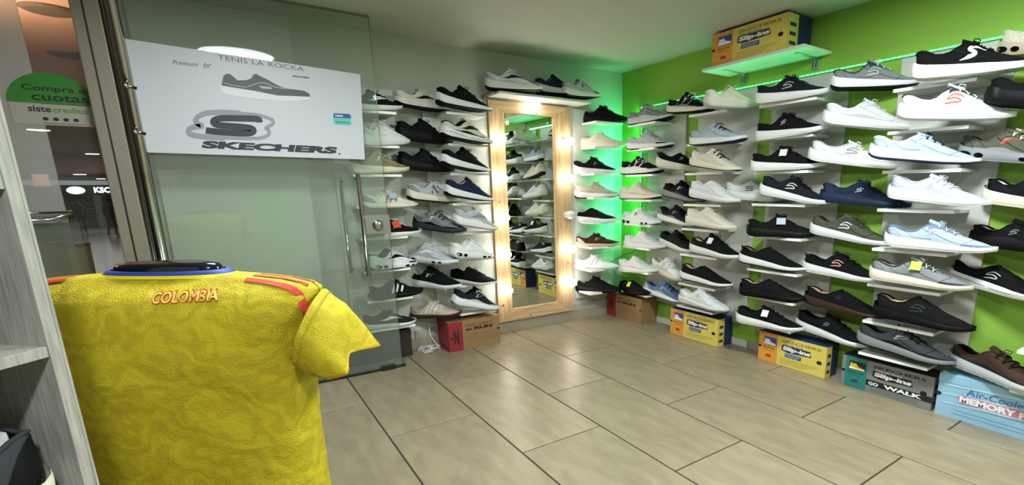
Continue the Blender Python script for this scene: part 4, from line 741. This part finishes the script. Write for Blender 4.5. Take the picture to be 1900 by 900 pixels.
 ((2.353, -1.692, 1.578), (2.648, -2.078, 1.506), 0.132, 'run', 'W', 'W', 'W', 'L', 'W', None, 'L', 'W', 'f', 1.0, 'white sneaker with grey panel, left one, second shelf of fourth column', 'shoes on the fourth shelf column of the green wall'),
 ((2.383, -1.603, 1.38), (2.637, -2.036, 1.297), 0.132, 'slip', 'W', 'W', 'W', 'L', 'K', 'S', 'G', 'W', 'c', 1.0, 'large white slip-on with grey logo, left one, third shelf of fourth column', 'shoes on the fourth shelf column of the green wall'),
 ((2.443, -1.671, 1.135), (2.592, -2.131, 1.087), 0.132, 'run', 'N', 'N', 'N', 'N', 'N', 's', 'L', 'N', 'fh', 1.0, 'navy runner with matching navy sole, left one, fourth shelf of fourth column', 'shoes on the fourth shelf column of the green wall'),
 ((2.499, -1.596, 0.942), (2.542, -2.085, 0.873), 0.132, 'run', 'O', 'W', 'W', 'D', 'K', 'S', 'W', 'O', 'e', 1.0, 'olive grey runner with white sole, left one, fifth shelf of fourth column', 'shoes on the fourth shelf column of the green wall'),
 ((2.491, -1.576, 0.698), (2.527, -2.076, 0.662), 0.132, 'run', 'K', 'W', 'W', 'K', 'K', 'S', 'P', 'K', 'l', 1.0, 'black runner with red and white logo, left one, sixth shelf of fourth column', 'shoes on the fourth shelf column of the green wall'),
 ((2.492, -1.607, 0.488), (2.523, -2.123, 0.45), 0.132, 'slip', 'K', 'R', 'R', 'K', 'T', 's', 'D', '-', 'bl', 1.0, 'brown-black slip-on with tan insole, left one, seventh shelf of fourth column', 'shoes on the fourth shelf column of the green wall'),
 ((2.526, -1.544, 0.308), (2.505, -2.063, 0.262), 0.132, 'slip', 'K', 'W', 'W', 'Q', 'K', 's', 'G', 'K', 'l', 1.0, 'large black slip-on with white sole, left one, bottom shelf of fourth column', 'shoes on the fourth shelf column of the green wall'),
 ((2.295, -2.173, 1.724), (2.454, -2.619, 1.711), 0.132, 'slip', 'K', 'W', 'W', 'K', 'K', 'Z', 'W', 'K', 'e', 1.12, 'large black sneaker with white S emblem, right one, top shelf of fourth column', 'shoes on the fourth shelf column of the green wall'),
 ((2.254, -2.145, 1.548), (2.483, -2.566, 1.505), 0.132, 'run', 'W', 'W', 'W', 'D', 'T', 'S', 'X', 'W', 'ceb', 1.05, 'white and grey runner with red outlined logo, right one, second shelf of fourth column', 'shoes on the fourth shelf column of the green wall'),
 ((2.266, -2.021, 1.368), (2.476, -2.461, 1.305), 0.132, 'run', 'B', 'W', 'N', 'W', 'G', 's', 'W', 'N', 'c', 1.0, 'light blue runner with navy laces, right one, third shelf of fourth column', 'shoes on the fourth shelf column of the green wall'),
 ((2.373, -2.097, 1.163), (2.391, -2.556, 1.11), 0.132, 'slip', 'V', 'W', 'W', 'L', 'W', 's', 'W', 'W', 'f', 1.0, 'pale lavender runner, right one, fourth shelf of fourth column', 'shoes on the fourth shelf column of the green wall'),
 ((2.335, -2.124, 0.917), (2.434, -2.599, 0.893), 0.132, 'run', 'B', 'W', 'W', 'S', 'G', 's', 'L', 'L', 'cem', 1.0, 'blue grey runner with white sole, right one, fifth shelf of fourth column', 'shoes on the fourth shelf column of the green wall'),
 ((2.362, -2.056, 0.727), (2.428, -2.531, 0.698), 0.132, 'run', 'G', 'C', 'C', 'D', 'T', 'q', 'L', 'L', '3cemb', 1.0, 'grey runner with lime tag, right one, sixth shelf of fourth column', 'shoes on the fourth shelf column of the green wall'),
 ((2.379, -2.092, 0.52), (2.439, -2.565, 0.49), 0.132, 'slip', 'K', 'K', 'K', 'K', 'T', 'S', 'D', '-', 'b', 1.1, 'large all black slip-on, right one, seventh shelf of fourth column', 'shoes on the fourth shelf column of the green wall'),
 ((2.409, -2.01, 0.337), (2.428, -2.509, 0.295), 0.132, 'chunk', 'D', 'G', 'K', 'K', 'K', 'q', 'G', 'K', 'efm', 1.0, 'charcoal trail runner with grey lugged sole, right one, bottom shelf of fourth column', 'shoes on the fourth shelf column of the green wall'),
 ((2.536, -2.441, 1.81), (2.409, -2.848, 1.745), 0.132, 'run', 'C', 'E', 'T', 'E', 'E', None, 'E', 'C', 'w', 1.0, 'beige shoe in the top right corner, cut by the right picture edge', 'shoes cut off by the right picture edge'),
 ((2.347, -2.477, 1.582), (2.643, -2.813, 1.527), 0.132, 'run', 'K', 'K', 'K', 'Q', 'K', None, 'K', 'K', 'f', 1.0, 'black pleated runner, cut by the right picture edge', 'shoes cut off by the right picture edge'),
 ((2.528, -2.341, 1.356), (2.507, -2.779, 1.294), 0.132, 'air', 'O', 'G', 'G', 'G', 'T', 'q', 'X', 'C', 'wbf', 1.05, 'sage green runner with windowed sole, cut by the right picture edge', 'shoes cut off by the right picture edge'),
 ((2.569, -2.463, 1.143), (2.469, -2.913, 1.084), 0.132, 'chunk', 'K', 'C', 'C', 'W', 'W', 'q', 'X', 'W', 'e', 1.0, 'black and white runner with orange heel mark, cut by the right picture edge', 'shoes cut off by the right picture edge'),
 ((2.575, -2.439, 0.925), (2.488, -2.887, 0.909), 0.132, 'run', 'K', 'K', 'K', 'Q', 'T', 's', 'G', 'K', 'bf', 1.0, 'black runner with dotted sole, cut by the right picture edge', 'shoes cut off by the right picture edge'),
 ((2.591, -2.372, 0.735), (2.466, -2.837, 0.681), 0.132, 'slip', 'K', 'W', 'W', 'K', 'T', 'S', 'L', '-', 'bg', 1.0, 'black slip-on with white line logo, cut by the right picture edge', 'shoes cut off by the right picture edge'),
 ((2.554, -2.444, 0.294), (2.375, -2.919, 0.274), 0.132, 'chunk', 'R', 'L', 'L', 'Q', 'K', None, 'R', 'K', 'f', 1.0, 'dark brown runner with grey lugged sole, cut by the right picture edge', 'shoes cut off by the right picture edge'),
]
for i, (H, T, wid, sty, up, mid, o_, acc, lng, logo, lcol, lace, ex, hs, lab, grp) in enumerate(SHOES):
    place_shoe(H, T, lab, wid=wid, group=grp, sty=sty, up=up, mid=mid, out=o_, acc=acc, lng=lng, logo=logo, lcol=lcol, lace=lace, ex=ex, hs=hs, seed=i)

# ================================================================== MANNEQUIN AND SHIRT
C0 = Vector((-.605, -1.886, 0)); RU = Vector((.791, -.612, 0)); FW = Vector((.612, .791, 0)); UC = -.05
def J(u, w_, z): return C0 + RU * u + FW * w_ + Vector((0, 0, z))
def ring(a, b, z, k=56, uc=UC, n=2.5, wr=0, sag=0):
    out = []
    for j in range(k):
        t = 2 * math.pi * j / k; c, s = math.cos(t), math.sin(t)
        u = a * math.copysign(abs(c) ** (2 / n), c); v = b * math.copysign(abs(s) ** (2 / n), s)
        if wr:
            q = (math.sin(u * 23 + z * 31 + 1.3 * math.sin(z * 17)) * .5 + math.sin(u * 9 - z * 26 + .7) * .6 + math.sin((u + .1) * 41 + z * 12) * .25 + 1.1 * math.exp(-((u - .16 - (z - .75) * -.55) / .03) ** 2) * (1 if z < .80 else 0)); v += wr * q * (1 if v < 0 else .5)
        out.append(J(uc + u, v, z - sag * (v < 0) * 0))
    return out
def yellow():
    m = bpy.data.materials.new('shirt_yellow'); m.use_nodes = True; nt = m.node_tree; b = nt.nodes['Principled BSDF']; b.inputs['Roughness'].default_value = .75
    tc = nt.nodes.new('ShaderNodeTexCoord'); w1 = nt.nodes.new('ShaderNodeTexWave'); w1.wave_type = 'RINGS'; w1.rings_direction = 'SPHERICAL'; w1.inputs['Scale'].default_value = 5; w1.inputs['Distortion'].default_value = 14; w1.inputs['Detail'].default_value = 2; w1.inputs['Detail Scale'].default_value = 2.5
    nt.links.new(tc.outputs['Object'], w1.inputs['Vector']); r = nt.nodes.new('ShaderNodeValToRGB'); r.color_ramp.elements[0].color = (*lin('b3a00c'), 1); r.color_ramp.elements[1].color = (*lin('bfae12'), 1); r.color_ramp.elements[0].position = .2; r.color_ramp.elements[1].position = .8
    nt.links.new(w1.outputs['Fac'], r.inputs[0]); nt.links.new(r.outputs[0], b.inputs['Base Color'])
    v = nt.nodes.new('ShaderNodeTexVoronoi'); v.inputs['Scale'].default_value = 330; nt.links.new(tc.outputs['Object'], v.inputs['Vector']); bp = nt.nodes.new('ShaderNodeBump'); bp.inputs['Strength'].default_value = .55; bp.inputs['Distance'].default_value = .003; nt.links.new(v.outputs[0], bp.inputs['Height'])
    n2 = nt.nodes.new('ShaderNodeTexNoise'); n2.inputs['Scale'].default_value = 9; n2.inputs['Distortion'].default_value = 1.2; nt.links.new(tc.outputs['Object'], n2.inputs['Vector']); b2 = nt.nodes.new('ShaderNodeBump'); b2.inputs['Strength'].default_value = .35; b2.inputs['Distance'].default_value = .03; nt.links.new(n2.outputs[0], b2.inputs['Height']); nt.links.new(bp.outputs[0], b2.inputs['Normal']); nt.links.new(b2.outputs[0], b.inputs['Normal']); return m
YM = yellow(); BLU = mat('1f3f9a', .6); REDS = mat('c62c1c', .6)
sh = empty('football_shirt', tuple(J(UC, 0, .35)), 'yellow football shirt with red shoulder stripes seen from behind', 'shirt')
prof = [(.36, .300, .135), (.45, .296, .13), (.55, .294, .13), (.65, .296, .132), (.72, .300, .134), (.79, .306, .136), (.85, .316, .136), (.90, .326, .132), (.94, .345, .122), (.962, .352, .108), (.979, .352, .090), (.992, .336, .070), (1.002, .292, .056), (1.009, .22, .050), (1.014, .145, .048)]
pf = []
for (z0, a0, b0), (z1, a1, b1) in zip(prof, prof[1:]):
    for i in range(3): t = i / 3; pf.append((z0 + (z1 - z0) * t, a0 + (a1 - a0) * t, b0 + (b1 - b0) * t))
pf.append(prof[-1])
m = MB(); m.grid([ring(a, b, z, wr=.0045 if z < .97 else .001) for z, a, b in pf], close=True)
TV = list(m.v); TF = list(m.f); local(m, sh); m.build('shirt_body', YM, sh, smooth=True)
bvh = BVHTree.FromPolygons([Vector(v) for v in TV], TF)
def onback(u, z, d=.0015, dirv=None):
    dd = (FW if dirv is None else dirv).normalized(); o_ = J(u, 0, z) - dd * 1.0; h = bvh.ray_cast(o_, dd)
    p = h[0] if h[0] is not None else J(u, -.12, z); return p - dd * d
def sleeve(sgn):
    U = lambda u: UC + sgn * (u - UC)
    RG = [[(.235, .80, -.02), (.275, .82, -.095), (.305, .89, -.118), (.322, .950, -.080), (.315, .976, -.01), (.285, .955, .07), (.25, .87, .105), (.245, .80, .08)],
          [(.265, .79, -.02), (.318, .800, -.105), (.360, .850, -.116), (.378, .910, -.070), (.362, .940, .000), (.312, .905, .08), (.27, .84, .105), (.265, .79, .07)],
          [(.285, .785, -.02), (.340, .795, -.108), (.388, .828, -.110), (.388, .868, -.066), (.396, .886, .010), (.335, .862, .090), (.29, .82, .11), (.28, .785, .07)],
          [(.300, .782, -.02), (.355, .790, -.105), (.402, .804, -.102), (.390, .838, -.060), (.424, .830, .020), (.350, .818, .095), (.30, .80, .11), (.29, .785, .06)]]
    k = 32; rows = []; cl = []
    for rg in RG:
        p = rg + rg[:1]; q = []
        n = len(rg)
        for i in range(n):
            p0, p1, p2, p3 = rg[(i - 1) % n], rg[i], rg[(i + 1) % n], rg[(i + 2) % n]
            for j in range(4):
                t = j / 4; q.append(tuple(.45 * (b + (c - b) * t) + .55 * .5 * (2 * b + (c - a) * t + (2 * a - 5 * b + 4 * c - d) * t * t + (-a + 3 * b - 3 * c + d) * t ** 3) for a, b, c, d in zip(p0, p1, p2, p3)))
        cl.append(q)
    for A_, B_ in zip(cl, cl[1:]):
        for i in range(4): t = i / 4; rows.append([J(U(a[0] + (b[0] - a[0]) * t), a[2] + (b[2] - a[2]) * t, a[1] + (b[1] - a[1]) * t) for a, b in zip(A_, B_)])
    rows.append([J(U(a[0]), a[2], a[1]) for a in cl[-1]])
    m = MB(); m.grid(rows, close=True, flip=sgn < 0); local(m, sh); so = m.build('sleeve', YM, sh, smooth=True)
    m = MB(); r0 = rows[1]; m.tube([p for p in r0] + [r0[0]], .0022, 5, caps=False); local(m, sh); m.build('armhole_seam', mat('a8960c', .8), so, smooth=True)
    h1 = rows[-1]; cen = sum(h1, Vector()) / k; prev = sum(rows[-3], Vector()) / k; dv = (cen - prev).normalized()
    m = MB(); m.grid([[cen + (p - cen) * 1.01 - dv * .022 for p in h1], [cen + (p - cen) * 1.015 + dv * .002 for p in h1], [cen + (p - cen) * .97 + dv * .002 for p in h1]], close=True, flip=sgn < 0); local(m, sh); m.build('hem', mat('dfb818', .7), so, smooth=True)
    m = MB(); m.grid([[cen + (p - cen) * .965 + dv * .0015 for p in h1], [cen + (p - cen) * .93 - dv * .05 for p in h1]], close=True); local(m, sh); m.build('inner_trim', BLU, so, smooth=True)
    return so
for s_ in (1, -1): sleeve(s_)
dn = (FW * .55 + Vector((0, 0, -.84)))
for s_ in (1, -1):
    for off, wdt, mt, nm in ((0, .016, REDS, 'shoulder_stripe'), (.030, .010, REDS, 'shoulder_stripe'), (.055, .010, REDS, 'shoulder_stripe')):
        m = MB(); rows = []
        for i in range(15):
            t = i / 14; uu = .160 + .180 * t; U_ = UC + s_ * (uu - UC)
            def hit(w0):
                o_ = J(U_, w0, 1.3); h = bvh.ray_cast(o_, Vector((0, 0, -1))); return (h[0] if h[0] is not None else J(U_, w0, .93)) + Vector((0, 0, .0025)) - FW * .002
            base = -.046 - .008 * t + off; rows.append([hit(base), hit(base + wdt * .8)])
        m.grid(rows); local(m, sh).build(nm, mt, sh)
m = MB(); m.grid([ring(.148, .053, 1.013), ring(.141, .050, 1.022), ring(.130, .046, 1.024)], close=True); local(m, sh).build('collar_band', BLU, sh, smooth=True)
m = MB(); m.grid([ring(.168, .0555, 1.008), ring(.151, .0535, 1.0155)], close=True); local(m, sh).build('neck_tape', mat('e9d628', .7), sh, smooth=True)
def backtext(t, u0, u1, z0, z1, bold, mt, d, par, nm):
    vs, fs = text_mesh(t, bold); m = MB(); m.v = [tuple(onback(u0 + a * (u1 - u0) - .007 * b, z0 + b * (z1 - z0) + .004 * a, d)) for a, b in vs]; m.f = list(fs); local(m, sh); return m.build(nm, mt, par)
lo = backtext('COLOMBIA', -.010, .132, .962, .987, .06, mat('b8521c', .7), .003, sh, 'back_lettering_outline'); backtext('COLOMBIA', -.007, .129, .9645, .9845, .0, mat('efc65a', .7), .0045, lo, 'back_lettering')
# mannequin
mn = empty('mannequin', tuple(J(UC, 0, 0)), 'glossy black headless mannequin inside the yellow shirt', 'mannequin')
m = MB(); m.grid([ring(.128, .045, .99, n=2.2), ring(.126, .044, 1.028, n=2.2), ring(.118, .041, 1.037, n=2.2), ring(.09, .032, 1.041, n=2.2), ring(.01, .005, 1.042, n=2.2)], close=True); local(m, mn).build('neck', mat('14161a', .12), mn, smooth=True)
m = MB(); m.grid([ring(.01, .01, .42), ring(.235, .10, .42), ring(.22, .095, .6), ring(.25, .105, .8), ring(.26, .09, .90), ring(.22, .06, .95), ring(.11, .042, .99)], close=True); local(m, mn).build('torso', mat('17191d', .3), mn, smooth=True)
m = MB(); c_ = J(UC, 0, 0); m.tube([c_ + Vector((0, 0, .01)), c_ + Vector((0, 0, .42))], .014, 12); local(m, mn).build('pole', CHR, mn, smooth=True)
m = MB(); m.lathe([(.001, 0), (.17, 0), (.165, .012), (.001, .016)], c=tuple(c_), k=32); local(m, mn).build('base_plate', CHRD, mn)
# ================================================================== GREY SHELVING UNIT (left foreground)
un = bpy.data.objects.new('shelving_unit', None); COL.objects.link(un); un.location = (-.771, -2.223, 0); un.rotation_euler = (0, 0, math.atan2(.713, .701)); tag(un, 'grey wood grain shelving unit in the left foreground', 'shelving unit')
def greywood():
    m = bpy.data.materials.new('grey_wood'); m.use_nodes = True; nt = m.node_tree; b = nt.nodes['Principled BSDF']; b.inputs['Roughness'].default_value = .55
    tc = nt.nodes.new('ShaderNodeTexCoord'); mp = nt.nodes.new('ShaderNodeMapping'); mp.inputs['Scale'].default_value = (60, 60, 4); n = nt.nodes.new('ShaderNodeTexNoise'); n.inputs['Scale'].default_value = 3; n.inputs['Detail'].default_value = 6
    r = nt.nodes.new('ShaderNodeValToRGB'); r.color_ramp.elements[0].position = .3; r.color_ramp.elements[0].color = (*lin('8b8984'), 1); r.color_ramp.elements[1].position = .7; r.color_ramp.elements[1].color = (*lin('b1afa9'), 1)
    nt.links.new(tc.outputs['Object'], mp.inputs[0]); nt.links.new(mp.outputs[0], n.inputs['Vector']); nt.links.new(n.outputs['Fac'], r.inputs[0]); nt.links.new(r.outputs[0], b.inputs['Base Color']); return m
GWD = greywood()
def ub(name, *b): m = MB(); m.box(*b); return m.build(name, GWD, un, bevel=.0008)
ub('side_panel', -.0045, 0, .0, .42, 0, 1.38); ub('side_panel', -.95, -.928, 0, .42, 0, 1.38)
ub('side_panel', -.0215, -.0050, .0, .42, 0, 1.38)
for z0, z1 in ((.939, .957), (.684, .702), (.43, .448), (.18, .198)): ub('shelf', -.9275, -.0220, .002, .41, z0, z1)
ub('top_fascia', -.9275, -.0220, .002, .02, 1.206, 1.38); ub('top', -.9275, -.0220, .02, .42, 1.206, 1.224)
m = MB(); m.box(-.9275, -.0220, .411, .42, 0, 1.205); m.build('back_panel', mat('77736c', .6), un)
def unit_shoe(f0, f1, n0, z, lab, **k):
    H = un.matrix_world @ Vector((f0, n0, z)) ; T = un.matrix_world @ Vector((f1, n0, z)); place_shoe(H, T, lab, group='shoes in the grey shelving unit', **k)
bpy.context.view_layer.update()
unit_shoe(-.036, -.48, .062, .702 + .019, 'dark slate fleece-lined shoe with white star in grey unit', wid=.15, sty='flat', up='D', mid='C', out='C', acc='K', lng='W', logo='q', lcol='W', lace='K', ex='h', hs=1.35)
unit_shoe(-.082, -.53, .035, .957 + .019, 'brown shoe with cream layered sole on upper shelf of grey unit', wid=.15, sty='flat', up='R', mid='C', out='T', acc='E', lng='C', logo=None, lcol='W', lace='K', ex='hg', hs=1.2)
